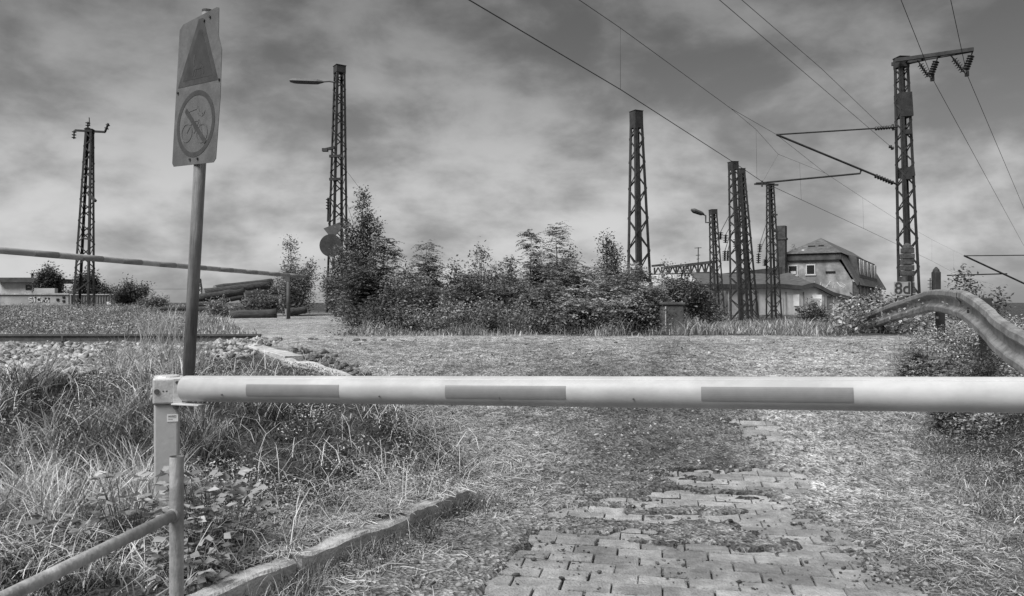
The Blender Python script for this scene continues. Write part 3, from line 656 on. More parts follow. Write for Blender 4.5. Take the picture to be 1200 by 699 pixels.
# ------------------------------------------------------------------ railway track at the left
def build_track():
    t = thing('railway_track', 'rusty rail on sleepers crossing the left side above the ballast', 'railway track', (-12, 13.0, .80))
    def rail(y, x0, x1):
        prof = [(-.07, 0), (.07, 0), (.07, .015), (.012, .035), (.012, .115), (.036, .125), (.036, .158), (-.036, .158), (-.036, .125), (-.012, .115), (-.012, .035), (-.07, .015)]
        mb = MB(); n = len(prof); vs = [(x0, y + a, .012 + b) for a, b in prof] + [(x1, y + a, .012 + b) for a, b in prof]
        mb.add(vs, [tuple(range(n)), tuple(range(2 * n - 1, n - 1, -1))] + [(i, n + i, n + (i + 1) % n, (i + 1) % n) for i in range(n)]); mb.build('rail', M_RAILM, t)
    rail(0, -20, 7.75)
    for i in range(34):
        x = -14 + i * .65
        if x < 7.6: MB().box((x, .35, -.06), (.24, 1.3, .16)).build('sleeper', M_SLEEP, t, bevel=.01)
    MB().box((4.42, -.055, .075), (.03, .02, .13)).build('rail_joint', M_RAILM, t)
build_track()
# pale threshold beam closing the crossing beside the rail end
# ------------------------------------------------------------------ lattice masts
def mast(pxb, pxt, pyt, Y, wb, wt, panels, label, rot=30, leg=.085, lace=.045, cap=.4, name='lattice_mast', mm=None, group='lattice masts'):
    m = mm or M_STEEL; g = G(pxb, Y); top = P(pxt, pyt, Y); hh = top.z - g.z
    t = thing(name, label, 'mast', g, group, rot=(0, math.atan2(top.x - g.x, hh), 0))
    R = Matrix.Rotation(math.radians(rot), 3, 'Z')
    c = [Vector(v) for v in ((-1, -1, 0), (1, -1, 0), (1, 1, 0), (-1, 1, 0))]
    def cp(k, f): s = (wb + (wt - wb) * f) / 2; v = R @ (c[k % 4] * s); return Vector((v.x, v.y, hh * f))
    for k in range(4):
        lm = MB(); ex = (R @ Vector((-c[k].x, 0, 0))); ey = (R @ Vector((0, -c[k].y, 0)))
        a, b = cp(k, 0) - Vector((0, 0, .3)), cp(k, 1)
        lm.bar(a + ex * leg / 2, b + ex * leg / 2, leg, .014, up=ey) if False else None
        # angle iron: two flanges
        for e1, e2 in ((ex, ey), (ey, ex)):
            q = [a, a + e1 * leg, a + e1 * leg + e2 * .012, a + e2 * .012]; r_ = [v + (b - a) for v in q]
            lm.add(q + r_, [(3, 2, 1, 0), (4, 5, 6, 7), (0, 1, 5, 4), (1, 2, 6, 5), (2, 3, 7, 6), (3, 0, 4, 7)])
        lm.build('leg', m, t)
    lc = MB(); fc = 1 - cap / hh
    # panel heights shrink towards the top
    zs = [0]; 
    for i in range(panels): zs.append(zs[-1] + (1.35 - .7 * i / panels))
    zs = [z / zs[-1] * fc for z in zs]
    for k in range(4):
        for i in range(panels):
            a, b = (k, k + 1) if (i + k) % 2 else (k + 1, k)
            p, q = cp(a, zs[i]), cp(b, zs[i + 1]); nrm = (cp(k, 0) + cp(k + 1, 0)); nrm.z = 0
            lc.bar(p, q, .010, lace, up=nrm.normalized().cross((q - p).normalized()))
    lc.build('lattice', m, t)
    cm = MB(); cm.box((0, 0, hh - cap / 2), (wt + .03, wt + .03, cap), R); cm.box((0, 0, hh + .012), (wt + .07, wt + .07, .02), R); cm.build('cap', m, t, bevel=.005)
    return t, hh, R
def at(t, px, py, Y):      # world pixel point into the thing's local frame
    m = Matrix.Translation(t.location) @ t.rotation_euler.to_matrix().to_4x4(); return m.inverted() @ P(px, py, Y)
def insulator(a, b, r, n, m=M_INS, parent=None, name='insulator'):
    a = Vector(a); b = Vector(b); pts = []; rs = []
    for i in range(n):
        for f, q in ((0, .3), (.35, .35), (.5, 1), (.7, .85), (.8, .3)):
            pts.append(a.lerp(b, (i + f) / n)); rs.append(r * q)
    pts.append(b); rs.append(r * .3)
    return MB().tube(pts, rs, 8).build(name, m, parent, smooth=True)

# far left mast
t, hh, R = mast(98, 105, 152, 40, .82, .34, 17, 'leftmost lattice mast, with a small crossarm on top', rot=8, leg=.11, lace=.06, cap=.15)
a = MB(); a.bar(at(t, 88, 153, 40), at(t, 123, 155, 40), .10); a.bar(at(t, 123, 155, 40), at(t, 127, 145, 39.8), .08); a.build('crossarm', M_STEEL, t)
insulator(at(t, 87, 153, 40), at(t, 86.5, 163, 40), .12, 3, parent=t); insulator(at(t, 103, 152, 40), at(t, 103, 143, 40), .13, 3, parent=t); MB().tube([at(t, 105, 147, 40), at(t, 104.5, 138, 40)], .025).build('rod', M_STEEL, t)
insulator(at(t, 124, 153, 40), at(t, 127, 145, 40), .12, 2, parent=t)
MB().bar(at(t, 104, 228, 39.5), at(t, 112, 236, 39.3), .12).build('bracket', M_STEEL, t)
MB().bar(at(t, 99, 280, 39.5), at(t, 110, 281, 39.3), .08).build('bracket', M_STEEL, t)
# mast with the lamp and the round disc
t, hh, R = mast(395, 398, 78, 31, .72, .36, 20, 'tall lattice mast with a long street lamp at its head, rising from the bushes', rot=33, leg=.09, lace=.045, cap=.28)
lm = MB(); lm.tube([at(t, 392, 96.5, 31), at(t, 386, 95.5, 31), at(t, 378, 96, 31)], .035); arm = lm.build('lamp_arm', M_LAMP, t)
p0, p1 = at(t, 340, 94.5, 31), at(t, 380, 96, 31); lh = MB()
n = 10; vs = []; fs = []; prof = [(-.16, -.03), (-.10, -.10), (.10, -.10), (.16, -.03), (.10, .07), (-.10, .07)]
for i in range(n + 1):
    f = i / n; s = min(1, .6 + 3 * f, .25 + 3.5 * (1 - f)); c = p0.lerp(p1, f)
    vs += [c + Vector((0, u * s, v * s)) for u, v in prof]
for i in range(n):
    for k in range(6): k2 = (k + 1) % 6; fs.append((i * 6 + k, i * 6 + k2, (i + 1) * 6 + k2, (i + 1) * 6 + k))
fs += [tuple(range(5, -1, -1)), tuple(n * 6 + k for k in range(6))]
lh.add(vs, fs).build('lamp_head', M_LAMP, t)
b = MB(); b.bar(at(t, 379, 176, 30.7), at(t, 392, 173, 30.7), .10); b.box(at(t, 381, 176, 30.7), (.22, .18, .12)); b.build('bracket', M_STEEL, t)
for zz in (183, 210): MB().bar(at(t, 386, zz + .3, 30.6), at(t, 402, zz, 30.6), .10).build('clamp', M_STEEL, t)
MB().tube([at(t, 385, 232, 30.6), at(t, 384, 260, 30.6)], .035).build('conduit', M_STEEL, t); insulator(at(t, 384, 232, 30.6), at(t, 384, 246, 30.6), .08, 4, parent=t)
def disc(c, r, th, m, parent, name):
    MB().tube([c, c + Vector((0, -th, 0))], r, 28).build(name, m, parent)
disc(at(t, 388, 288, 30.5), .45, .06, M_STEEL, t, 'signal_disc')
c = at(t, 389, 268, 30.5); MB().prism([(-.34, 0), (.0, -.42), (.38, .0), (.3, .25)], Matrix(((1, 0, 0), (0, 0, 1), (0, 1, 0))), c, .06).build('signal_plate', M_STEEL2, t)
# middle mast
mast(750, 745.5, 131, 34, .88, .40, 13, 'broadest lattice mast, bare-topped, behind the middle of the bushes', rot=28, leg=.14, lace=.07, cap=.75)
# pair and single
mast(869, 859, 190, 43.5, .92, .40, 17, 'taller mast of the close pair in front of the long shed', rot=22, leg=.13, lace=.065, cap=.45)
mast(879, 868.5, 198, 46.5, .80, .34, 17, 'shorter mast of the close pair, tucked behind its taller neighbour', rot=12, leg=.13, lace=.065, cap=.3)
t, hh, R = mast(841, 835.5, 246, 58, .85, .45, 14, 'smallest lattice mast, carrying a short tilted lamp on its left side', rot=14, leg=.12, lace=.07, cap=.35)
MB().tube([at(t, 833, 261, 58), at(t, 827, 261, 58), at(t, 827, 253, 58), at(t, 823, 251, 58)], .06).build('lamp_arm', M_LAMP, t)
c0, c1 = at(t, 825, 251.5, 57.9), at(t, 810, 246, 57.5); MB().tube([c0, c0.lerp(c1, .2), c0.lerp(c1, .8), c1], [.06, .16, .19, .08], 10).build('lamp_head', M_LAMP, t)
t, hh, R = mast(907, 902.5, 216, 50, .78, .38, 18, 'slim mast in front of the chimney, with small brackets', rot=10, leg=.11, lace=.06, cap=.1)
for (p, q, yy, y2) in ((884, 907, 216, 216), (900, 912, 216.5, 217), (905, 911, 251, 252), (906, 912, 271, 272)): MB().bar(at(t, p, yy, 49.5), at(t, q, y2, 49.5), .10).build('bracket', M_STEEL, t)
# big catenary mast with its arms
YM = 27.0
t, hh, R = mast(1066.5, 1056, 68, YM, .56, .34, 22, 'big catenary mast on the right, with a high crossarm and insulators', rot=10, leg=.11, lace=.05, cap=.35)
for (ya, yb) in ((110, 138), (197, 208)): MB().bar(at(t, 1058 + (ya - 110) * .03, ya, YM), at(t, 1059 + (yb - 110) * .03, yb, YM), .45, .42).build('plate', M_STEEL, t)
arm = MB(); A0, A1 = at(t, 1049, 71, YM - .25), at(t, 1141, 58, YM - 1.6); arm.bar(A0, A1, .10, .12); arm.bar(A0 + Vector((.1, .45, 0)), A1 + Vector((0, .12, 0)), .08, .12)
arm.bar(at(t, 1062, 75, YM), at(t, 1100, 66, YM - .6), .07, .08)
for f in (.2, .4, .6, .8): arm.bar(A0.lerp(A1, f), A0.lerp(A1, f) + Vector((.03, .45 * (1 - f) + .12 * f, 0)), .05)
arm.build('crossarm', M_STEEL, t)
for (xa, ya, xb, yb, xc, yc) in ((1075, 71, 1088, 90, 1091, 92), (1099, 67, 1091, 88, 1091, 92), (1114, 65, 1129, 84, 1131, 86), (1140, 60, 1132, 82, 1131, 86)):
    yy = YM - .3 - (xa - 1060) / 80 * 1.2; a_, b_, c_ = at(t, xa, ya, yy), at(t, xb, yb, yy), at(t, xc, yc, yy); MB().tube([a_, c_], .022, 5).build('hanger', M_WIRE, t)
    insulator(a_.lerp(b_, .22), b_, .115, 6, parent=t)
for (q, w) in ((1092.5, 92), (1133, 86.5)):
    c = at(t, q, w, 26.2); MB().tube([c + Vector((0, 0, .09)), c - Vector((0, 0, .09))], [.07, .07], 8).build('clamp', M_INS, t)
Yc = 26.0
cant = MB(); cant.tube([at(t, 910, 158, Yc), at(t, 1052, 149, YM)], .026); cant.tube([at(t, 910, 158, Yc), at(t, 1053, 217, YM)], .038); cant.tube([at(t, 886, 215, Yc), at(t, 893, 214.5, Yc), at(t, 1008, 203.5, 26.7), at(t, 1009, 200, 26.7)], .032)
cant.tube([at(t, 893, 212, Yc), at(t, 893, 219, Yc)], .03); cant.build('cantilever', M_STEEL, t)
insulator(at(t, 1025, 151, 26.8), at(t, 1047, 149, YM), .075, 7, parent=t); insulator(at(t, 1025, 206, 26.8), at(t, 1047, 215, YM), .085, 7, parent=t)
MB().bar(at(t, 1046, 146, YM), at(t, 1047, 153, YM), .06).build('clamp', M_STEEL, t)
insulator(at(t, 1042, 171, 26.7), at(t, 1047, 175, 26.8), .07, 2, parent=t)
for zz in (155, 208): MB().box(at(t, 1064, zz, YM - .2), (.2, .2, .16)).build('clamp', M_STEEL, t)
# mast whose arm enters the picture from the right
t, hh, R = mast(1240, 1232, 240, 62, .8, .4, 14, 'lattice mast at the right border, reaching in with a thin cantilever arm', rot=10, leg=.13, lace=.06)
cn = MB(); cn.tube([at(t, 1130, 300, 60), at(t, 1236, 299, 62)], .04); cn.tube([at(t, 1130, 300, 60), at(t, 1238, 350, 62)], .075); cn.tube([at(t, 1110, 323, 60), at(t, 1180, 321, 61)], .05); cn.build('cantilever', M_STEEL, t)
# tiny distant mast
t, hh, R = mast(233, 233.5, 327, 110, 1.5, .5, 5, 'tiny distant mast just right of the sign pole, above the timber stack', rot=20, leg=.2, lace=.12, cap=.2)
MB().tube([at(t, 233.5, 327, 110), at(t, 233.5, 318, 110)], .09, 6).build('rod', M_STEEL, t)

# ------------------------------------------------------------------ wires
def plane_pt(px, py, p0, p1):
    (x0, y0), (x1, y1) = p0, p1; k = (px - CX) / F; dx, dy = x1 - x0, y1 - y0
    s = (k * y0 - x0) / (dx - k * dy); Y = y0 + s * dy; return P(px, py, Y)
PL = ((-.24, 10.7), (8.7, 26.0))
def wire(pts, r, label, group=None, ext=(0, 0), name='overhead_wire'):
    pts = [Vector(p) for p in pts]
    if ext[0]: d = (pts[0] - pts[1]).normalized(); pts.insert(0, pts[0] + d * ext[0])
    if ext[1]: d = (pts[-1] - pts[-2]).normalized(); pts.append(pts[-1] + d * ext[1])
    o = MB().tube(pts, r, 6).build(name, M_WIRE, None, smooth=True); return tag(o, label, 'overhead wire', group)
_PX = [902, 939, 967, 1012, 1055, 1092, 1118, 1130, 1148, 1200]; _PY = [26, 29.7, 33, 41, 54, 73, 95, 108, 130, 220]
def q(a, b): return plane_pt(a, b, *PL) if a <= 902 else P(a, b, float(np.interp(a, _PX, _PY)))
GW = 'overhead wires'
wire([q(580, 18), q(727, 105), q(862, 192), q(893, 213), q(1012, 268), q(1092, 306), q(1118, 320), q(1148, 329)], 0.00868, 'lower contact wire falling from top centre past both mast heads to the right', GW, (14, 40))
wire([q(705, 18), q(727, 33), q(856, 127), q(910, 158), q(967, 203), q(1011, 232), q(1055, 260), q(1092, 281), q(1130, 300)], 0.0062, 'messenger wire above the contact wire, meeting the tip of the cantilever arm', GW, (14, 30))
wire([q(856, 127), q(886, 152), q(912, 181), q(937, 191), q(967, 203)], 0.00496, 'short stitch wire sagging under the cantilever tip', GW)
for a, b, c, d, lb in ((727, 33, 727, 105, 'dropper wire nearest the top centre, above the broad mast'), (886, 152, 887, 209, 'dropper wire left of the cantilever tip'), (912, 181, 894, 213, 'slanting dropper wire down to the steady arm'),
                    (937, 191, 939, 234, 'dropper wire right of the steady arm clamp'), (1011, 232, 1012, 268, 'dropper wire over the house roof'), (1092, 281, 1092, 306, 'dropper wire just right of the big mast'), (1117, 294, 1118, 320, 'rightmost dropper wire, above the sapling')):
    wire([q(a, b), q(c, d)], 0.00341, lb, 'dropper wires', name='dropper_wire')
wire([P(864, 18, 14), P(955, 96, 19.5), P(1046, 174, 26.8)], 0.0062, 'wire slanting to the small insulator under the cantilever root', GW, (14, 0))
wire([P(890, 18, 15.5), P(962, 80, 20.5), P(1035, 150, 26.9)], 0.0062, 'wire slanting to the upper cantilever insulator', GW, (14, 0))
wire([P(1063, 18, 22.8), P(1092.5, 92, 26.2), P(1168, 230, 45)], 0.00992, 'left wire of the pair held by the hanging V insulators', GW, (14, 25))
wire([P(1118, 18, 23.3), P(1133, 87, 26.2), P(1170, 174, 35)], 0.00992, 'right wire of the pair held by the hanging V insulators', GW, (14, 25))
wire([P(408, 203, 31), P(420, 219, 31), P(426, 232, 30)], 0.00744, 'short slack cable drooping from the lamp mast into the tree', GW)
wire([P(407, 240, 31), P(414, 262, 31)], 0.00744, 'lower slack cable running from the lamp mast into the leaves', GW)
wire([P(20, 335, 90), P(120, 339, 95), P(232, 339, 109)], 0.0186, 'faint horizontal wire above the far left bushes', GW)
# insulator strings ending slack wires between the masts
for (ax, ay, bx, by, cy, Y, lb) in ((856, 250, 844.5, 272, 281, 44, 'upper left insulator string beside the close mast pair'), (858, 262, 850.5, 275, 285, 45, 'insulator string just left of the close mast pair'),
                                 (857, 270, 849.5, 294, 306, 44.5, 'lower insulator string left of the close mast pair'), (858, 272, 853, 294, 306, 45.5, 'lower insulator string nearest the close mast pair'),
                                 (870, 262, 862, 280, 290, 46, 'insulator string seen between the close mast pair'), (900, 256, 890.5, 286, 296, 50, 'upper insulator string left of the slim mast'),
                                 (900, 272, 889, 297, 309, 50.5, 'lower insulator string left of the slim mast'), (901, 290, 896.5, 304, 312, 50, 'small insulator string nearest the slim mast')):
    a = P(ax, ay, Y); b = P(bx, by, Y); c = P(bx - .3, cy, Y); tt = thing('insulator_string', lb, 'insulator', a, 'hanging insulator strings')
    MB().tube([(0, 0, 0), b - a], .02, 5).build('wire', M_WIRE, tt); insulator(b - a, c - a, .17, 5, parent=tt)

# ------------------------------------------------------------------ second barrier, far left
def build_far_barrier():
    g = G(338, 24.2); t = thing('boom_barrier', 'long thin striped boom barrier resting on a post in the left background', 'barrier', g)
    A = P(-60, 288.5, 13.6) - g; A2 = P(28, 296, 14.6) - g; B = P(357, 324.5, 24.6) - g
    MB().tube([A, A2, B], [.068, .066, .060], 14).build('boom', M_WHITE if False else mat('weathered_white', .30, .42, 6, .5, stain=.3), t, smooth=True)
    d = B - A2; r = .0665
    for i in range(9):
        f0 = i / 9 + .02; f1 = f0 + .055; MB().tube([A2 + d * f0, A2 + d * f1], r - .004 * f0, 14).build('stripe', mat('stripe_grey', .17, .22, 8, .6), t, smooth=True)
    MB().tube([(0, 0, -.1), (0, 0, P(338, 324, 24.2).z - g.z)], .06, 10).build('support_post', M_STEEL2, t, smooth=True)
    MB().box((0, 0, P(338, 327, 24.2).z - g.z), (.12, .12, .16)).build('fork', M_STEEL2, t)
build_far_barrier()

# ------------------------------------------------------------------ timber stack and beams at the left
def log(pa, pb, r, label, m=M_LOG, cat='log', group='timber stack', name='log', n=10):
    a, b = Vector(pa), Vector(pb); pts = [a.lerp(b, i / 6) + Vector((0, 0, random.uniform(-.02, .02))) for i in range(7)]
    t = thing(name, label, cat, a, group); MB().tube([p - a for p in pts], [r * random.uniform(.93, 1.05) for _ in pts], n).build('trunk', m, t, smooth=True)
    d = (b - a).normalized(); MB().tube([-d * .012, Vector((0, 0, 0)) - d * .001], r * .93, n).build('cut_end', M_LOGEND, t)
YL = 29
log(P(239, 343.5, YL), P(315, 335, YL + 1.5), .18, 'topmost log of the timber stack, left end jutting out', )
log(P(252, 339, YL + .5), P(318, 331, YL + 2.5), .16, 'upper rear log of the timber stack, rising to the right')
log(P(231, 350.5, YL - .3), P(285, 342, YL + .8), .17, 'long dark log in the middle of the stack, reaching farthest left')
log(P(240, 356, YL - .2), P(290, 348, YL + .8), .10, 'thin pale pole under the middle log of the stack')
log(P(228, 358, YL - .5), P(262, 356, YL - .2), .12, 'short lower log at the left foot of the stack')
log(P(226, 363, YL - .9), P(266, 361, YL - .5), .11, 'lowest log lying on the ground at the foot of the stack')
log(P(284, 348, YL + .8), P(322, 343, YL + 1.8), .28, 'thick dark log at the right end of the stack')
log(P(286, 357, YL + .8), P(324, 354, YL + 1.4), .32, 'thickest bottom log at the right end of the stack')
log(P(270, 369.5, 25), P(324, 368, 25.3), .17, 'dark log lying alone on the dirt in front of the stack', group='single beams on the dirt')
log(P(336, 366.5, 25), P(358, 364, 25.4), .13, 'short dark log by the foot of the thin barrier post', group='single beams on the dirt')
log(P(180, 364, 27), P(222, 361, 27.5), .09, 'thin dark pole in the weeds left of the sign pole', group='single beams on the dirt')

# ------------------------------------------------------------------ far left walls, hut
def box_px(px0, px1, pyt, pyb, Y, dep, name, m, parent=None, org=None, bevel=0):
    a = P(px0, pyt, Y); b = P(px1, pyb, Y); c = (a + b) / 2 + Vector((0, dep / 2, 0)); 
    if org is not None: c = c - org
    return MB().box(c, (abs(b.x - a.x), dep, abs(a.z - b.z))).build(name, m, parent, bevel=bevel)
def build_left():
    o = P(54, 364, 60); t = thing('graffiti_wall', 'low pale wall with sprayed letters at the far left edge', 'wall', o)
    w = box_px(-30, 80, 345.5, 368, 60, .4, 'wall', M_PLAST3, t, o); box_px(-30, 80.5, 343.8, 345.6, 59.9, .6, 'coping', M_CONC, t, o)
    gr = MB(); S = {'S': [(1, 1), (0, 1), (0, .5), (1, .5), (1, 0), (0, 0)], 'T': [(0, 1), (1, 1), (.5, 1), (.5, 0)], 'E': [(1, 1), (0, 1), (0, .5), (.8, .5), (0, .5), (0, 0), (1, 0)], 'A': [(0, 0), (.5, 1), (1, 0), (.75, .45), (.25, .45)], 'H': [(0, 0), (0, 1), (0, .5), (1, .5), (1, 1), (1, 0)]}
    for i, ch in enumerate('STEAH'):
        for p, q_ in zip(S[ch][:-1], S[ch][1:]):
            px = 34 + i * 4.9; a = P(px + p[0] * 3.6, 354 - p[1] * 5, 59.97); b = P(px + q_[0] * 3.6, 354 - q_[1] * 5, 59.97); gr.bar(a - o, b - o, .02, .09, up=(0, 1, 0)) if False else gr.bar(a - o, b - o, .09, .02, up=(0, 1, 0))
    gr.build('lettering', M_FRAME, t)
    for (a, b, c, d) in ((66, 69, 350, 353), (73, 76, 347.5, 350), (73, 76, 352, 354.5)): box_px(a, b, c, d, 59.95, .03, 'opening', M_GLASS, t, o)
    o = P(108, 364, 58); t = thing('corrugated_container', 'ribbed grey container between the leftmost mast legs and the round bush', 'container', o)
    box_px(82, 134, 345.5, 366, 58, 2.4, 'body', M_PLAST3, t, o)
    for i in range(17): box_px(83 + i * 3.1, 84.2 + i * 3.1, 346.5, 365, 57.94, .05, 'rib', M_STEEL2, t, o)
    box_px(81.5, 134.5, 344.8, 345.9, 57.9, 2.6, 'roof_edge', M_CONC, t, o); box_px(125, 130, 354, 357, 57.92, .03, 'notice', M_LABEL, t, o)
    o = P(35, 362, 75); t = thing('flat_roofed_hut', 'small flat-roofed hut above the wall at the left border', 'hut', o)
    box_px(0, 40, 331, 366, 75, 5, 'wall', M_PLAST2, t, o); box_px(-6, 43, 325.5, 331, 74.4, 6.2, 'roof', M_ROOFD, t, o); box_px(30, 37, 334, 340, 74.95, .1, 'window', M_GLASS, t, o)
    MB().tube([P(38, 326, 75) - o, P(38, 321, 75) - o, P(38, 320.5, 75) - o], [.12, .12, .3], 8).build('vent', M_STEEL, t)
    box_px(40, 64, 338, 346, 68, .5, 'lean_to', M_PLAST3, t, o)
build_left()

# ------------------------------------------------------------------ house, annex, bridge
def build_house():
    C = Vector((33.25, 75, .6)); t = thing('derelict_house', 'derelict two-storey house with mansard roof, chimney and graffiti on its gable', 'house', C)
    u = Vector((-.862, .507, 0)); v = Vector((.507, .862, 0))
    def W(a, b, z): return u * a + v * b + Vector((0, 0, z - C.z))
    GW_, LEN = 6.3, 31.0
    # walls with openings: gable polygon as a prism, side wall as a box
    R = Matrix((u, Vector((0, 0, 1)), u.cross(Vector((0, 0, 1))))).transposed()
    nrm = u.cross(Vector((0, 0, 1)));  sgn = -1 if nrm.y > 0 else 1
    gp = [(0, 0), (GW_, 0), (GW_, 5.9), (1.35, 5.9), (0, 3.6)]
    wl = MB(); n = len(gp)
    wl.add([W(a, 0, z + (.0 if z else .4)) for a, z in gp] + [W(a, .35, z + (.0 if z else .4)) for a, z in gp], [tuple(range(n)), tuple(range(2 * n - 1, n - 1, -1))] + [(i, n + i, n + (i + 1) % n, (i + 1) % n) for i in range(n)])
    wall = wl.build('gable_wall', M_PLAST, t)
    s = MB(); s.add([W(.02, .02, .4), W(.02, LEN, .4), W(.02, LEN, 3.4), W(.02, .02, 3.4), W(GW_, .02, .4), W(GW_, LEN, .4), W(GW_, LEN, 3.4), W(GW_, .02, 3.4)], [(0, 1, 2, 3), (7, 6, 5, 4), (0, 4, 5, 1), (3, 2, 6, 7), (1, 5, 6, 2)]); s.build('side_wall', M_PLAST, t)
    # mansard slope on the visible side, upper hip roof
    r = MB(); th = .15
    def sheet(pts, mb, th=.14):
        pts = [Vector(p) for p in pts]; nn = (pts[1] - pts[0]).cross(pts[2] - pts[0]).normalized() * th; k = len(pts)
        mb.add(pts + [p - nn for p in pts], [tuple(range(k)), tuple(range(2 * k - 1, k - 1, -1))] + [(i, k + i, k + (i + 1) % k, (i + 1) % k) for i in range(k)])
    sheet([W(-.55, -.2, 3.25), W(-.55, LEN + .3, 3.25), W(1.2, LEN + .3, 6.45), W(1.2, -.2, 6.45)], r)
    sheet([W(GW_ + .1, -.2, 3.3), W(GW_ + .0, -.2, 6.6), W(GW_ + .0, LEN, 6.6), W(GW_ + .1, LEN, 3.3)], r)
    pk = W(3.3, 2.6, 8.15); pk2 = W(3.3, LEN - 2, 8.15)
    a, b, c, d = W(.95, -.5, 6.42), W(GW_ + .2, -.5, 6.42), W(GW_ + .2, LEN + .4, 6.42), W(.95, LEN + .4, 6.42)
    r.add([a, b, c, d, pk, pk2], [(0, 4, 1), (0, 3, 5, 4), (1, 4, 5, 2), (3, 2, 5), (0, 1, 2, 3)])
    rf = r.build('roof', M_ROOF, t)
    fb = MB(); fb.add([W(1.0, -.3, 5.75), W(GW_ + .05, -.3, 5.75), W(GW_ + .05, -.3, 6.41), W(1.0, -.3, 6.41), W(1.35, .1, 5.75), W(GW_, .1, 5.75), W(GW_, .1, 6.41), W(1.35, .1, 6.41)], [(0, 1, 2, 3), (7, 6, 5, 4), (0, 4, 5, 1), (3, 2, 6, 7), (0, 3, 7, 4), (1, 5, 6, 2)]); fb.build('eaves_band', M_ROOFD, t)
    # broken tiles showing as holes
    for (aa, bb, zz, w) in ((3.9, .0, 7.2, .7), (3.0, .0, 7.22, .5), (4.6, .0, 6.8, .25)):
        f = (zz - 6.42) / (8.15 - 6.42); p = W(aa, -.5 + 3.1 * f - .07, zz); MB().box(p, (w, .08, .14), Matrix.Rotation(math.atan2(u.y, u.x), 3, 'Z')).build('tile_gap', M_GLASS if w > .3 else M_FRAME, rf)
    RU = Matrix.Rotation(math.atan2(u.y, u.x), 3, 'Z'); RV = Matrix.Rotation(math.atan2(v.y, v.x), 3, 'Z')
    def window(ca, z, w, h_, face='g', pane=M_GLASS):
        if face == 'g': c = W(ca, -.02, z); R_ = RU
        else: c = W(-.02, ca, z); R_ = RV
        n_ = W(0, -1, C.z) if face == 'g' else W(-1, 0, C.z)
        wi = MB()
        for (dx, dz, a_, b_) in ((-w / 2, 0, .09, h_), (w / 2, 0, .09, h_), (0, h_ / 2, w + .09, .1), (0, -h_ / 2, w + .2, .13)):
            wi.box(c + n_ * .03 + (R_ @ Vector((dx, 0, 0))) + Vector((0, 0, dz)), (a_, .10, b_), R_)
        fr = wi.build('window', M_FRAME, t); MB().box(c, (w - .09, .06, h_ - .1), R_).build('pane', pane, fr); return fr, c, n_, R_
    fr, c, n_, R_ = window(5.55, 4.75, .85, 1.0); MB().box(c + n_ * .05 + Vector((.05, 0, -.2)), (.5, .03, .3), R_).build('broken_casement', M_FRAME, fr)
    window(3.85, 4.80, .8, 1.0)
    MB().box(W(2.0, -.05, 4.55), (.9, .12, .14), RU).build('ledge', M_GLASS, t)
    for i, b in enumerate((3, 6, 9.5, 13, 17, 21)): window(b, 2.55, .9, 1.3, 's', M_PANE)
    # dormer with pale window strips
    dm = MB(); dm.add([W(-.1, 5, 4.1), W(-.1, 24, 4.1), W(.2, 24, 6.3), W(.2, 5, 6.3), W(1.4, 5, 4.1), W(1.4, 24, 4.1), W(1.4, 24, 6.6), W(1.4, 5, 6.6)], [(0, 1, 2, 3), (0, 3, 7, 4), (1, 5, 6, 2), (3, 2, 6, 7), (0, 4, 5, 1)]); dr = dm.build('dormer', M_ROOFD, t)
    for i, b in enumerate((6.3, 9.8, 13.6, 17.6, 21.6)):
        for dd, ww in ((0, .9), (1.5, .45)):
            p = W(-.0, b + dd, 5.2); MB().box(p, (ww, .1, 1.7), RV).build('window', M_FRAME if dd == 0 else M_PANE, dr)
    # chimney
    c0 = P(916, 279, 77.5) - C; MB().box((c0.x, c0.y, (c0.z - 2.5) / 2 + 1.2), (.86, .9, c0.z + 2.5), RU).build('chimney', M_CHIM, t, bevel=.02)
    MB().box((c0.x, c0.y, c0.z - .1), (1.0, 1.05, .2), RU).build('chimney_cap', M_CHIM, t)
    # brick pier and pale quoin at the corner
    MB().box(W(-.25, .6, 2.2), (.6, .9, 2.7), RU).build('brick_pier', M_BRICK, t)
    # sprayed tags: loose looping strokes
    g = MB(); rr = random.Random(4); x0 = .6
    while x0 < 5.2:
        pts = [W(x0 + rr.uniform(0, .5), -.012, 2.9 + rr.uniform(-.05, .75)) for _ in range(5)]
        g.tube(pts, .028, 5); x0 += rr.uniform(.28, .45)
    g.build('graffiti', M_GRAF, t)
    # annex: long low sheds in front
    C2 = Vector((22, 66, .4)); t = thing('long_shed', 'long low shed with pale stained walls and sagging dark roof edge before the house', 'shed', C2)
    a0 = P(822, 336, 62); a1 = P(1000, 352, 68)
    def Q(px, py): Y = 62 + (px - 822) / 178 * 6; return P(px, py, Y) - C2
    pr = [(822, 336), (868, 336.5), (915, 336), (938, 338), (945, 336), (952, 334.5), (960, 337.5), (968, 342), (975, 345.5), (1000, 352)]
    def strip(pr0, dz0, dz1, dy, m, name, par, dep=.3):
        mb = MB(); vs = []
        for a, b in pr0:
            p = Q(a, b); vs += [p + Vector((0, dy, dz0)), p + Vector((0, dy, dz1)), p + Vector((0, dy + dep, dz0)), p + Vector((0, dy + dep, dz1))]
        k = len(pr0); fs = []
        for i in range(k - 1):
            A_, B_ = i * 4, i * 4 + 4; fs += [(A_, B_, B_ + 1, A_ + 1), (A_ + 2, A_ + 3, B_ + 3, B_ + 2), (A_ + 1, B_ + 1, B_ + 3, A_ + 3), (A_, A_ + 2, B_ + 2, B_)]
        fs += [(0, 1, 3, 2), (4 * k - 4, 4 * k - 2, 4 * k - 1, 4 * k - 3)]
        mb.add(vs, fs); return mb.build(name, m, par)
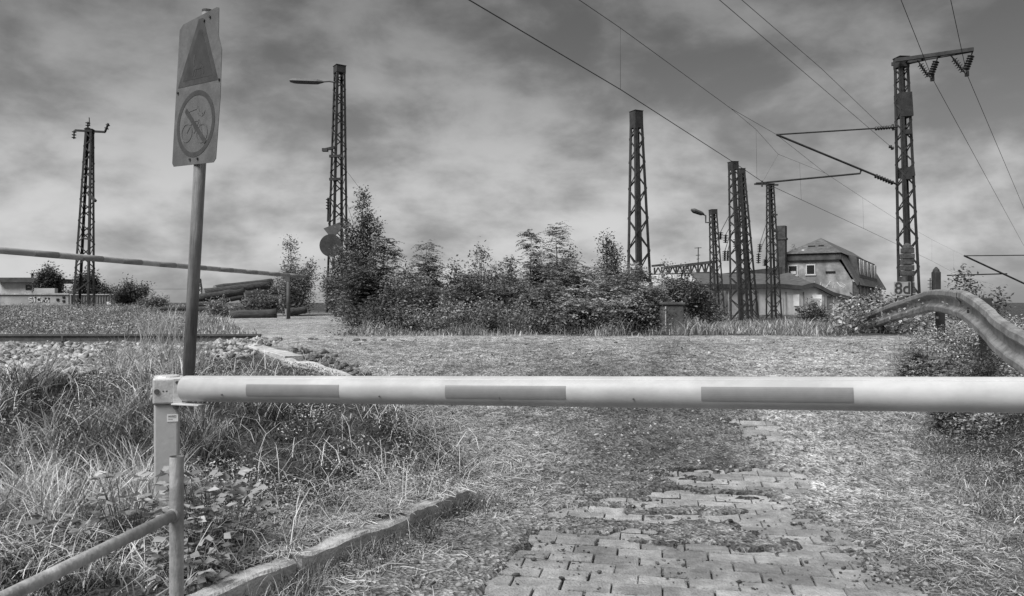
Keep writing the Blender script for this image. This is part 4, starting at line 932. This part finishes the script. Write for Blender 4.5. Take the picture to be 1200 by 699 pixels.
    strip(pr, -3.2, -.05, .0, M_PLAST2, 'wall', t, .35); strip([(816, 336)] + pr[1:-1] + [(1003, 353)], -.12, .22, -.35, M_ROOFD, 'roof_edge', t, 1.0)
    rf = MB(); e = [Q(a, b) for a, b in pr[:6]]; bk = [p + Vector((1.2, 9, 1.25)) for p in e]; vs = e + bk; k = len(e)
    rf.add([p + Vector((0, 0, .2)) for p in vs], [(i, i + 1, k + i + 1, k + i) for i in range(k - 1)]); rr_ = rf.build('roof', M_ROOFD, t); mm = rr_.modifiers.new('th', 'SOLIDIFY'); mm.thickness = .15
    for px, w, m in ((853, 1.0, M_LIGHTB), (887, 3, M_SHED), (906, .8, M_SHED), (921, .8, M_SHED), (941.5, .9, M_SHED), (966, .9, M_SHED), (976, .7, M_LIGHTB)):
        p = Q(px, 354); MB().box(p + Vector((0, -.05, -.4)), (w * .07, .12, 2.5 if px < 960 else 1.9)).build('pilaster', m, t)
    for (px, py, w, h_, m) in ((838, 354, 24, 26, M_SHED), (870, 352, 28, 24, M_SHED), (954, 357, 18, 24, M_LIGHTB), (932, 352, 9, 14, M_LIGHTB), (984, 362, 9, 14, M_LIGHTB), (971, 357, 7, 20, M_SHED), (934, 363, 6, 2.5, M_GLASS), (913, 357, 8, 22, M_PLAST3)):
        p = Q(px, py); MB().box(p + Vector((0, -.05, 0)), (w * .07, .06, h_ * .07)).build('panel' if m != M_GLASS else 'opening', m, t)
    p = Q(954, 356); MB().box(p + Vector((0, -.09, -.1)), (.9, .04, 1.1)).build('boarded_window', M_PLAST3, t)
    # second, higher roof behind the shed
    C3 = P(860, 335, 76); t = thing('rear_hall', 'low hall with sloping pale roof band behind the close mast pair', 'hall', C3)
    a, b, c, d = P(826, 330, 75) - C3, P(920, 319, 78) - C3, P(920, 345, 78) - C3, P(826, 345, 75) - C3
    mb = MB(); mb.add([a, b, c, d] + [p + Vector((0, 4, 0)) for p in (a, b, c, d)], [(0, 3, 2, 1), (4, 5, 6, 7), (0, 1, 5, 4), (0, 4, 7, 3), (1, 2, 6, 5)]); mb.build('wall', M_PLAST3, t)
    MB().bar(P(822, 329, 74.5) - C3, P(922, 317.5, 77.5) - C3, .5, .9).build('roof_edge', M_ROOFD, t); MB().bar(P(838, 331, 73.5) - C3, P(912, 325, 76) - C3, .2, .5).build('gutter', M_ROOFD, t)
    MB().bar(P(760, 327, 78) - C3, P(832, 325, 74.6) - C3, .4, .75).build('parapet', M_PLAST2, t)
    MB().box(P(806, 337, 76) - C3, (4.6, .4, 1.7)).build('side_wall', M_PLAST3, t)
    # gantry / footbridge truss
    C4 = P(790, 330, 84); t = thing('footbridge', 'dark steel truss footbridge beyond the bushes, left of the small lamp mast', 'footbridge', C4)
    ch = MB()
    def B(px, py): return P(px, py, 84 - (px - 765) * .06) - C4
    ch.bar(B(764, 312), B(778, 310.5), .22); ch.bar(B(778, 314), B(838, 307), .28); ch.bar(B(760, 323), B(838, 320), .28); ch.build('chord', M_STEEL, t)
    for i in range(9):
        px = 767 + i * 8.5; yt = 313.5 - (px - 770) * .09
        MB().bar(B(px, yt), B(px, 322), .16).build('upright', M_STEEL, t)
        if i < 8: dg = MB(); dg.bar(B(px, 322), B(px + 4.2, yt), .12); dg.bar(B(px + 4.2, yt), B(px + 8.5, 322), .12); dg.build('brace', M_STEEL, t)
    for px in (763, 837): MB().bar(B(px, 320), B(px, 364), .35).build('pier', M_STEEL, t)
    C5 = P(818, 320, 76); t = thing('roof_antenna', 'thin antenna rod with short rungs above the footbridge truss', 'antenna', C5)
    MB().tube([(0, 0, -.8), P(818.3, 290, 76) - C5], .05, 6).build('rod', M_STEEL, t)
    rg = MB()
    for py, w in ((291, 4), (299.5, 2.5), (304, 1.5)): rg.bar(P(818 - w, py, 76) - C5, P(818 + w, py - .4, 76) - C5, .06)
    rg.build('rung', M_STEEL, t)
build_house()

# ------------------------------------------------------------------ concrete box, km plate, pillar, signal
def build_small():
    g = G(787, 15.6); t = thing('concrete_box', 'dark weathered concrete box among the grass at the right foot of the bushes', 'box', g)
    MB().box((0, 0, .26), (.42, .36, .62)).build('body', M_BOX, t, bevel=.02); MB().box((0, 0, .585), (.48, .42, .05)).build('lid', M_BOX, t, bevel=.01)
    MB().box((-.16, -.19, .28), (.02, .02, .5)).build('edge_strip', M_BRACK, t)
    g = G(1067, 24.5); t = thing('kilometre_plate', 'small white plate reading 8d on a dark post at the foot of the big mast', 'sign', g)
    c = P(1057.5, 338.5, 24.5) - g; MB().box(c, (.54, .02, .44)).build('plate', M_PLAST3, t, bevel=.004)
    MB().box((P(1067, 345, 24.55) - g + Vector((0, .06, 0))) * 1.0, (.16, .08, 1.2)).build('post', M_GLASS, t)
    cu = bpy.data.curves.new('txt', 'FONT'); cu.body = '8d'; cu.size = .52; cu.extrude = .004; cu.align_x = 'CENTER'; cu.align_y = 'CENTER'; cu.offset = .008
    tmp = bpy.data.objects.new('tmp', cu); col.objects.link(tmp); dg = bpy.context.evaluated_depsgraph_get(); me = bpy.data.meshes.new_from_object(tmp.evaluated_get(dg)); bpy.data.objects.remove(tmp)
    o = link_mesh('lettering', me, M_INK, t); o.location = c + Vector((0, -.016, 0)); o.rotation_euler = (math.pi / 2, 0, 0)
    g = G(1063, 25.6); t = thing('brick_pillar', 'banded rubble pillar standing against the foot of the big mast', 'pillar', g); top = P(1063, 297, 25.6).z - g.z
    mb = MB(); z = 0; i = 0
    while z < top:
        hh = .19; s = .40 - .08 * z / top + random.uniform(-.02, .02); mb.box((random.uniform(-.01, .01), 0, z + hh / 2), (s, s, hh - .015)); z += hh; i += 1
    mb.build('shaft', M_BRICK, t, bevel=.015)
    MB().tube([(0, 0, z - .01), (0, 0, z + .10), (0, 0, z + .16)], [.15, .12, .03], 10).build('top', M_BRICK, t)
    g = G(1094.5, 22); t = thing('signal_box', 'dark narrow signal head with pointed top just above the guard rail', 'signal', g)
    c = P(1097, 331, 22) - g; MB().box((c.x, c.y, c.z), (.17, .22, .60)).build('housing', M_STEEL, t, bevel=.02)
    MB().tube([(c.x, c.y, c.z + .30), (c.x, c.y, c.z + .36), (c.x, c.y, c.z + .44)], [.10, .085, .02], 8).build('top', M_STEEL, t)
    MB().tube([(c.x, c.y, -.1), (c.x, c.y, c.z - .25)], .05, 8).build('post', M_STEEL, t)
    ld = MB(); ld.bar((c.x - .17, c.y, c.z - .3), (c.x - .17, c.y, c.z + .12), .02)
    for k in range(4): ld.bar((c.x - .24, c.y, c.z - .25 + k * .1), (c.x - .06, c.y, c.z - .25 + k * .1), .015)
    ld.build('rungs', M_STEEL, t)
build_small()

# ------------------------------------------------------------------ guard rail
def build_guard():
    offs = []
    pts = [(962, 396, 20.5), (985, 385, 19), (1003, 375.5, 17), (1022, 366, 15.5), (1053, 353, 13.8), (1088, 341, 12.3), (1106, 340, 11.2), (1124, 341, 9.6), (1146, 350, 8.2), (1172, 371, 7.1), (1202, 390, 6.4), (1250, 417, 5.8), (1300, 440, 5.5)]
    W_ = [P(*p) for p in pts]
    def cr_(i, t):
        p0, p1, p2, p3 = W_[max(i - 1, 0)], W_[i], W_[i + 1], W_[min(i + 2, len(W_) - 1)]
        return .5 * ((2 * p1) + (p2 - p0) * t + (2 * p0 - 5 * p1 + 4 * p2 - p3) * t * t + (3 * p1 - p0 - 3 * p2 + p3) * t ** 3)
    path = [cr_(i, k / 6) for i in range(len(W_) - 1) for k in range(6)] + [W_[-1]]
    g = Vector((path[30].x, path[30].y, float(H(path[30].x, path[30].y)))); t = thing('guard_rail', 'bent steel guard rail rising and curving down at the right, overgrown', 'guard rail', g)
    # W-beam section: (out toward the road, down from the top)
    prof = [(-.02, 0), (.03, -.006), (.047, -.024), (.052, -.078), (.045, -.092), (.002, -.128), (-.002, -.136), (-.002, -.204), (.002, -.212), (.045, -.248), (.052, -.262), (.047, -.316), (.03, -.334), (-.02, -.340)]
    vs = []; k = len(prof); th = .008
    for i, p in enumerate(path):
        d = (path[min(i + 1, len(path) - 1)] - path[max(i - 1, 0)]); hd = Vector((d.x, d.y, 0)).normalized(); o_ = Vector((hd.y, -hd.x, 0))
        if o_.dot(Vector((-p.x, -p.y, 0))) < 0: o_ = -o_
        up = (hd.cross(o_)); 
        dn = d.normalized(); up = o_.cross(dn).normalized()
        if up.z < 0: up = -up
        offs.append(o_)
        dn_ = .022 * float(fbm(i * .23, 3.3)); dz_ = .018 * float(fbm(i * .31, 8.1))
        for a, b in prof: vs.append(p - g + o_ * (a + dn_ * (1 + 2 * b)) + up * (b + dz_))
    fs = []
    for i in range(len(path) - 1):
        for j in range(k - 1): fs.append((i * k + j, i * k + j + 1, (i + 1) * k + j + 1, (i + 1) * k + j))
    o = MB().add(vs, fs).build('beam', M_GUARD, t); mm = o.modifiers.new('th', 'SOLIDIFY'); mm.thickness = .006; mm.offset = 0
    for i in (12, 30, 42):
        p = path[i] - g; dd_ = (path[i + 1] - path[i]).normalized(); up = offs[i].cross(dd_).normalized(); up = up if up.z > 0 else -up
        vs = [p + dd_ * s_ + offs[i] * (a + .007) + up * b for s_ in (-.17, .17) for a, b in prof]
        lap = MB().add(vs, [(j, j + 1, k + j + 1, k + j) for j in range(k - 1)]).build('lap_plate', M_GUARD, t); mm = lap.modifiers.new('th', 'SOLIDIFY'); mm.thickness = .006; mm.offset = 0
    for (i, back) in ((30, .16), (18, .16), (45, .16)):
        p = path[i] - g; gz = float(H(path[i].x, path[i].y + .15)) - g.z - .2; dz = p.z - .05
        o_ = offs[i]; RR = Matrix.Rotation(math.atan2(o_.y, o_.x), 3, 'Z'); pc = p - o_ * .17; sc = p - o_ * .06
        MB().box((pc.x, pc.y, (gz + dz) / 2), (.12, .10, dz - gz), RR).build('post', M_STEEL, t, bevel=.008)
        MB().box((sc.x, sc.y, p.z - .155), (.10, .10, .12), RR).build('spacer', M_STEEL, t)
    for i in (12, 30, 42):
        p = path[i] - g
        for q_ in (-.10, -.21): MB().tube([p + Vector((0, -.05, q_)), p + Vector((0, -.085, q_))], .012, 8).build('bolt', M_BOLT, t)
    return path
gpath = build_guard()
C = []; D = []
for i in range(8, 50):
    for _ in range(int(11 if i < 30 else 1)):
        p = gpath[i].lerp(gpath[i + 1], random.random()); f = random.random()
        C.append([p.x - .07 - .06 * random.random(), p.y - .07, p.z - (random.choice((.16, .19, .21, .4)) + random.uniform(-.03, .03))]); D.append([random.uniform(-1, .4), random.uniform(-1, .2), random.uniform(-.6, .6)])
n3 = len(C); V_, T_ = leaves_at(np.array(C), np.array(D), U(.04, .085, n3), U(.03, .055, n3), U(.06, .34, n3)); cp_ = leaf_obj('creeper', [V_], [T_]); tag(cp_, 'creeper leaves threaded along the hollow of the guard rail', 'creeper')

# ------------------------------------------------------------------ bushes and trees
def bush(px, top, Y, wpx, label, kind='pinnate', dens=1.0, tone=(.05, .20), name='bush', cat='bush', group='wild bushes behind the crossing', stems=9, leaf=1.0, low=.08, seed=0, g=None):
    if group == 'wild bushes behind the crossing' and 430 < px < 830: wpx *= 1.35; top -= 6; stems = int(stems * 1.35)
    g = g or G(px, Y); hh = EYE + (HY - top) / F * Y - g.z; rad = wpx / F * Y / 2
    t = thing(name, label, cat, g, group); st = MB(); Vs = []; Ts = []; nodes = []
    r = np.random.default_rng(seed + int(px * 7 + top))
    tone_s = r.uniform(*tone) * 1.75
    for s in range(stems):
        a = r.uniform(0, 6.28); rr = rad * math.sqrt(r.uniform(.02, 1)); lead = (s == 0)
        hs = hh * (1.0 if lead else r.uniform(.55, .95) * (1 - .30 * (rr / rad) ** 2))
        if lead: rr = rad * .1
        ex, ey = math.cos(a) * rr, math.sin(a) * rr; pts = []
        bx, by = ex * .25, ey * .25
        for i in range(9):
            f = i / 8; k = f ** .75; pts.append(Vector((bx + (ex - bx) * k + r.normal(0, .02) * hs * .3, by + (ey - by) * k + r.normal(0, .02) * hs * .3, hs * f)))
        r0 = .012 + .006 * hs; st.tube(pts, [r0 * (1 - .85 * i / 8) for i in range(9)], 5)
        nb = int(38 * dens * max(hs, .6))
        for j in range(nb):
            f = low + (1 - low) * r.uniform(0, 1) ** .8; i = min(int(f * 8), 7); p = pts[i].lerp(pts[i + 1], f * 8 - i)
            aa = r.uniform(0, 6.28); out = r.uniform(.05, .42) * rad * (1.15 - .8 * f)
            e = p + Vector((math.cos(aa) * out, math.sin(aa) * out, r.uniform(-.02, .12) * hh * .4))
            if out > .15: st.tube([p, e], [.006, .003], 3, cap=False)
            nodes.append((e, aa, f, tone_s * r.uniform(.75, 1.3)))
        nodes.append((pts[-1], a, 1.0, tone_s * 1.1))
    C = []; D = []; L = []; Wd = []; T = []
    for (e, aa, f, tn) in nodes:
        if kind == 'pinnate':
            for q_ in range(r.integers(2, 4)):
                az = aa + r.normal(0, 1.1); el = r.uniform(.1, .9); ln = r.uniform(.22, .42) * leaf
                d0 = np.array([math.cos(az) * math.cos(el), math.sin(az) * math.cos(el), math.sin(el)]); side = np.array([-math.sin(az), math.cos(az), 0])
                npair = 7; fr = tn * r.uniform(.7, 1.4)
                for k in range(1, npair + 1):
                    u_ = k / npair; pos = np.array(e) + d0 * ln * u_ + np.array([0, 0, -.45 * ln * u_ * u_])
                    for sg in (-1, 1):
                        dd = side * sg + d0 * .45 + np.array([0, 0, -.15 - .3 * u_]); C.append(pos); D.append(dd + r.normal(0, .12, 3)); L.append(.085 * leaf * (1.1 - .45 * u_)); Wd.append(.030 * leaf); T.append(fr * r.uniform(.85, 1.15))
        else:
            for q_ in range(r.integers(9, 16)):
                C.append(np.array(e) + r.normal(0, .075 * leaf * 1.2, 3)); dd = r.normal(0, 1, 3); dd[2] = dd[2] * .5 + .1; D.append(dd); L.append(r.uniform(.05, .09) * leaf); Wd.append(r.uniform(.03, .05) * leaf); T.append(tn * r.uniform(.6, 1.4))
    st.build('stem', M_BARK, t)
    V, TT = leaves_at(np.array(C), np.array(D), np.array(L), np.array(Wd), np.array(T)); leaf_obj('foliage', [V], [TT], t)
    return t
bush(343, 283, 27.5, 72, 'airy bush of round leaves over the end of the thin barrier', 'simple', .9, (.06, .14), leaf=1.35, stems=10)
bush(424, 228, 25.5, 54, 'tallest slender young tree, right against the lamp mast', 'simple', 1.1, (.05, .13), stems=9, leaf=1.3, name='young_tree', cat='tree')
bush(398, 290, 26, 44, 'dark bush wrapped round the foot of the lamp mast', 'simple', 1.0, (.04, .10), stems=8, leaf=1.2)
bush(446, 288, 18.5, 74, 'dark leafy bush just right of the tallest young tree', 'pinnate', 1.1, (.035, .09), stems=9)
bush(420, 325, 19.5, 70, 'low dense dark bush in front of the lamp mast', 'simple', 1.3, (.03, .08), stems=12)
bush(500, 294, 18.5, 50, 'narrow feathery bush standing left in the row, thin top shoots', 'pinnate', .9, (.06, .14), stems=7)
bush(535, 318, 17.5, 60, 'rounded dark bush in the dip of the row', 'simple', 1.2, (.04, .10), stems=10)
bush(566, 300, 18.5, 56, 'bush with upright leafy spikes left of the gap in the row', 'simple', 1.1, (.05, .13), stems=10)
bush(598, 312, 18, 52, 'medium bush below the gap of sky in the row', 'simple', 1.1, (.045, .11), stems=9)
bush(622, 281, 19, 44, 'bush topped by a drooping feathery frond left of the twin high tops', 'pinnate', .9, (.07, .15), stems=6)
bush(656, 275, 19, 60, 'highest feathery bush of the middle group', 'pinnate', 1.0, (.07, .16), stems=8)
bush(640, 325, 16.5, 80, 'broad dark lower bush in the middle of the row', 'pinnate', 1.0, (.035, .08), stems=11)
bush(690, 335, 15.6, 84, 'big spreading fern-like bush in front, nearest the road', 'pinnate', 1.1, (.08, .17), stems=11, leaf=1.1)
bush(712, 283, 20.5, 62, 'dense dark round-topped bush left of the broadest mast', 'simple', 1.4, (.035, .09), stems=12)
bush(742, 318, 17, 62, 'bush hiding the feet of the broadest mast', 'pinnate', 1.0, (.06, .13), stems=9)
bush(583, 352, 15.4, 80, 'low pale bush at the road edge left of centre', 'simple', 1.0, (.08, .17), stems=12, leaf=.8)
bush(520, 356, 15.6, 60, 'low pale bush at the road edge near the dark bushes', 'simple', 1.0, (.07, .15), stems=10, leaf=.8)
bush(478, 322, 17.5, 60, 'low bush filling between the dark leafy bush and the narrow feathery one', 'simple', 1.2, (.05, .12), stems=11)
bush(556, 330, 16.8, 70, 'dark low bush under the leafy spikes', 'pinnate', 1.0, (.035, .09), stems=10)
bush(612, 336, 17, 60, 'dark bush under the drooping feathery frond', 'simple', 1.3, (.035, .09), stems=11)
bush(668, 300, 19.5, 70, 'mid-height bush right behind the highest feathery bush', 'simple', 1.2, (.05, .12), stems=11)
bush(728, 330, 16.2, 66, 'feathery bush beside the fern-like one, below the broadest mast', 'pinnate', 1.0, (.06, .14), stems=9)
bush(765, 345, 16, 56, 'pale low bush left of the concrete box', 'simple', 1.1, (.07, .15), stems=10, leaf=.9)
bush(640, 362, 15.1, 70, 'low pale bush at the road edge below the middle group', 'simple', 1.0, (.08, .16), stems=11, leaf=.8)
bush(462, 345, 16.2, 60, 'dark low bush at the left corner of the row, by the dirt', 'simple', 1.3, (.03, .08), stems=12, leaf=.9)
bush(800, 322, 20, 50, 'dark bush above the concrete box', 'simple', 1.3, (.035, .09), stems=10)
bush(779, 316, 26, 50, 'airy pale bush between the broadest mast and the footbridge', 'simple', .8, (.08, .18), stems=8, leaf=1.1)
bush(822, 352, 24, 46, 'low bush in front of the left end of the shed', 'simple', 1.0, (.05, .12), stems=9, leaf=1.2)
bush(952, 356, 34, 26, 'small dark bush against the boarded shed window', 'simple', 1.2, (.04, .09), stems=8, leaf=1.5)
bush(1008, 352, 30, 40, 'overgrown mound bush at the shed corner behind the guard rail', 'simple', 1.3, (.06, .15), stems=14, leaf=1.4)
bush(1028, 342, 34, 40, 'pale grassy bush below the side windows of the house', 'simple', 1.2, (.10, .2), stems=14, leaf=1.3)
bush(985, 378, 20.5, 50, 'leafy tangle swallowing the low end of the guard rail', 'simple', 1.2, (.035, .09), stems=12)
bush(1048, 350, 23, 30, 'small bush beside the kilometre plate', 'simple', 1.0, (.06, .12), stems=7)
bush(1132, 321, 15.5, 36, 'sparse sapling above the bend of the guard rail', 'simple', .45, (.05, .10), stems=5, leaf=1.1, low=.45, name='sapling', cat='sapling')
bush(1168, 343, 13.5, 30, 'small sapling at the right edge behind the guard rail', 'simple', .6, (.05, .10), stems=5, leaf=1.0, low=.3, name='sapling', cat='sapling')
bush(1085, 398, 9.5, 60, 'leafy plant in front of the guard rail post', 'pinnate', 1.1, (.06, .14), stems=10, leaf=.42, group='plants before the guard rail')
bush(1140, 398, 8.2, 60, 'dark tangle under the falling end of the guard rail', 'simple', 1.2, (.035, .09), stems=12, leaf=.45, group='plants before the guard rail')
bush(1110, 430, 7.6, 40, 'lowest leafy plant, just above the boom at the right', 'pinnate', 1.2, (.06, .15), stems=8, leaf=.32, group='plants before the guard rail')
# far left trees and bushes
GF = 'trees beyond the left wall'
bush(58, 314, 72, 26, 'dark round tree above the hut at the far left', 'simple', .45, (.04, .07), stems=14, leaf=3.2, name='tree', cat='tree', group=GF, low=.4)
bush(104, 318, 66, 26, 'dark tree seen through the legs of the leftmost mast', 'simple', .45, (.035, .07), stems=14, leaf=3.0, name='tree', cat='tree', group=GF, low=.3)
bush(124, 335, 66, 28, 'low hedge-like tree above the ribbed container', 'simple', .6, (.04, .08), stems=12, leaf=2.6, name='tree', cat='tree', group=GF)
bush(84, 342, 64, 30, 'small dark bush peeping over the gap between wall and container', 'simple', .6, (.04, .08), stems=9, leaf=2.4, name='tree', cat='tree', group=GF)
bush(152, 331, 44, 44, 'round dark bush right of the ribbed container', 'simple', .9, (.04, .08), stems=16, leaf=1.9, group='left background bushes')
bush(180, 348, 36, 34, 'low scrub between the round bush and the sign pole', 'simple', .9, (.07, .14), stems=12, leaf=1.4, group='left background bushes')
bush(262, 352, 26.5, 44, 'pale leafy scrub at the foot of the timber stack', 'simple', 1.0, (.08, .16), stems=12, leaf=1.1, group='left background bushes')
bush(304, 345, 27, 40, 'dark scrub at the right end of the timber stack', 'simple', 1.3, (.035, .09), stems=13, leaf=1.2, group='left background bushes')
# bare twigs behind the chimney
g = Vector(P(930, 330, 88)); bush(930, 290, 88, 18, 'thin bare-twigged treetop behind the chimney', 'simple', .12, (.06, .10), stems=10, leaf=1.8, name='tree', cat='tree', group='treetop behind the house', g=Vector(((930 - CX) / F * 88, 88, 1.0)), low=.7)
# tall flowering grass stalks left of the sign pole
X = (U(165, 215, 260) - CX) / F; Yv = U(11, 16, 260); blades('seed_grass', X * Yv, Yv, U(.3, .75, 260), U(.006, .012, 260), U(.2, .8, 260), U(.2, .42, 260))
X = (U(120, 245, 900) - CX) / F; Yv = U(7.2, 9.5, 900); blades('edge_grass', X * Yv, Yv, U(.12, .45, 900), U(.004, .008, 900), U(.2, .9, 900), U(.12, .40, 900))

# brambles by the post
def bramble(px, Y, r, h_, n, label, tone):
    g = G(px, Y); t = thing('bramble', label, 'plant', g, 'brambles round the barrier post'); C = []; D = []; st = MB()
    for i in range(n):
        a = U(0, 6.28); rr = r * math.sqrt(U(0, 1)); p = np.array([math.cos(a) * rr, math.sin(a) * rr, U(.04, 1) * h_]); st.tube([(p[0] * .3, p[1] * .3, 0), (p[0] * .8, p[1] * .8, p[2] * .8), tuple(p)], .002, 3, cap=False)
        for k in (-1, 0, 1): C.append(p); b = a + k * .9; D.append([math.cos(b), math.sin(b), U(-.3, .3)])
    st.build('stem', M_BARK, t); n3 = len(C); V, T = leaves_at(np.array(C), np.array(D, float), U(.045, .08, n3), U(.032, .055, n3), np.repeat(U(*tone, n), 3)); leaf_obj('foliage', [V], [T], t)
bramble(236, 4.05, .20, .46, 90, 'bramble with pale leaves right of the pipe post', (.14, .42))
bramble(268, 4.25, .24, .32, 60, 'low bramble spreading between pipe post and kerb', (.08, .32))
bramble(150, 4.2, .17, .42, 44, 'bramble with a few bright leaves left of the grey barrier post', (.12, .42))
bramble(225, 3.75, .16, .22, 40, 'small bramble at the foot of the pipe post', (.10, .34))
bramble(120, 4.2, .3, .25, 40, 'dark low bramble above the slanting pipe rail', (.05, .22))
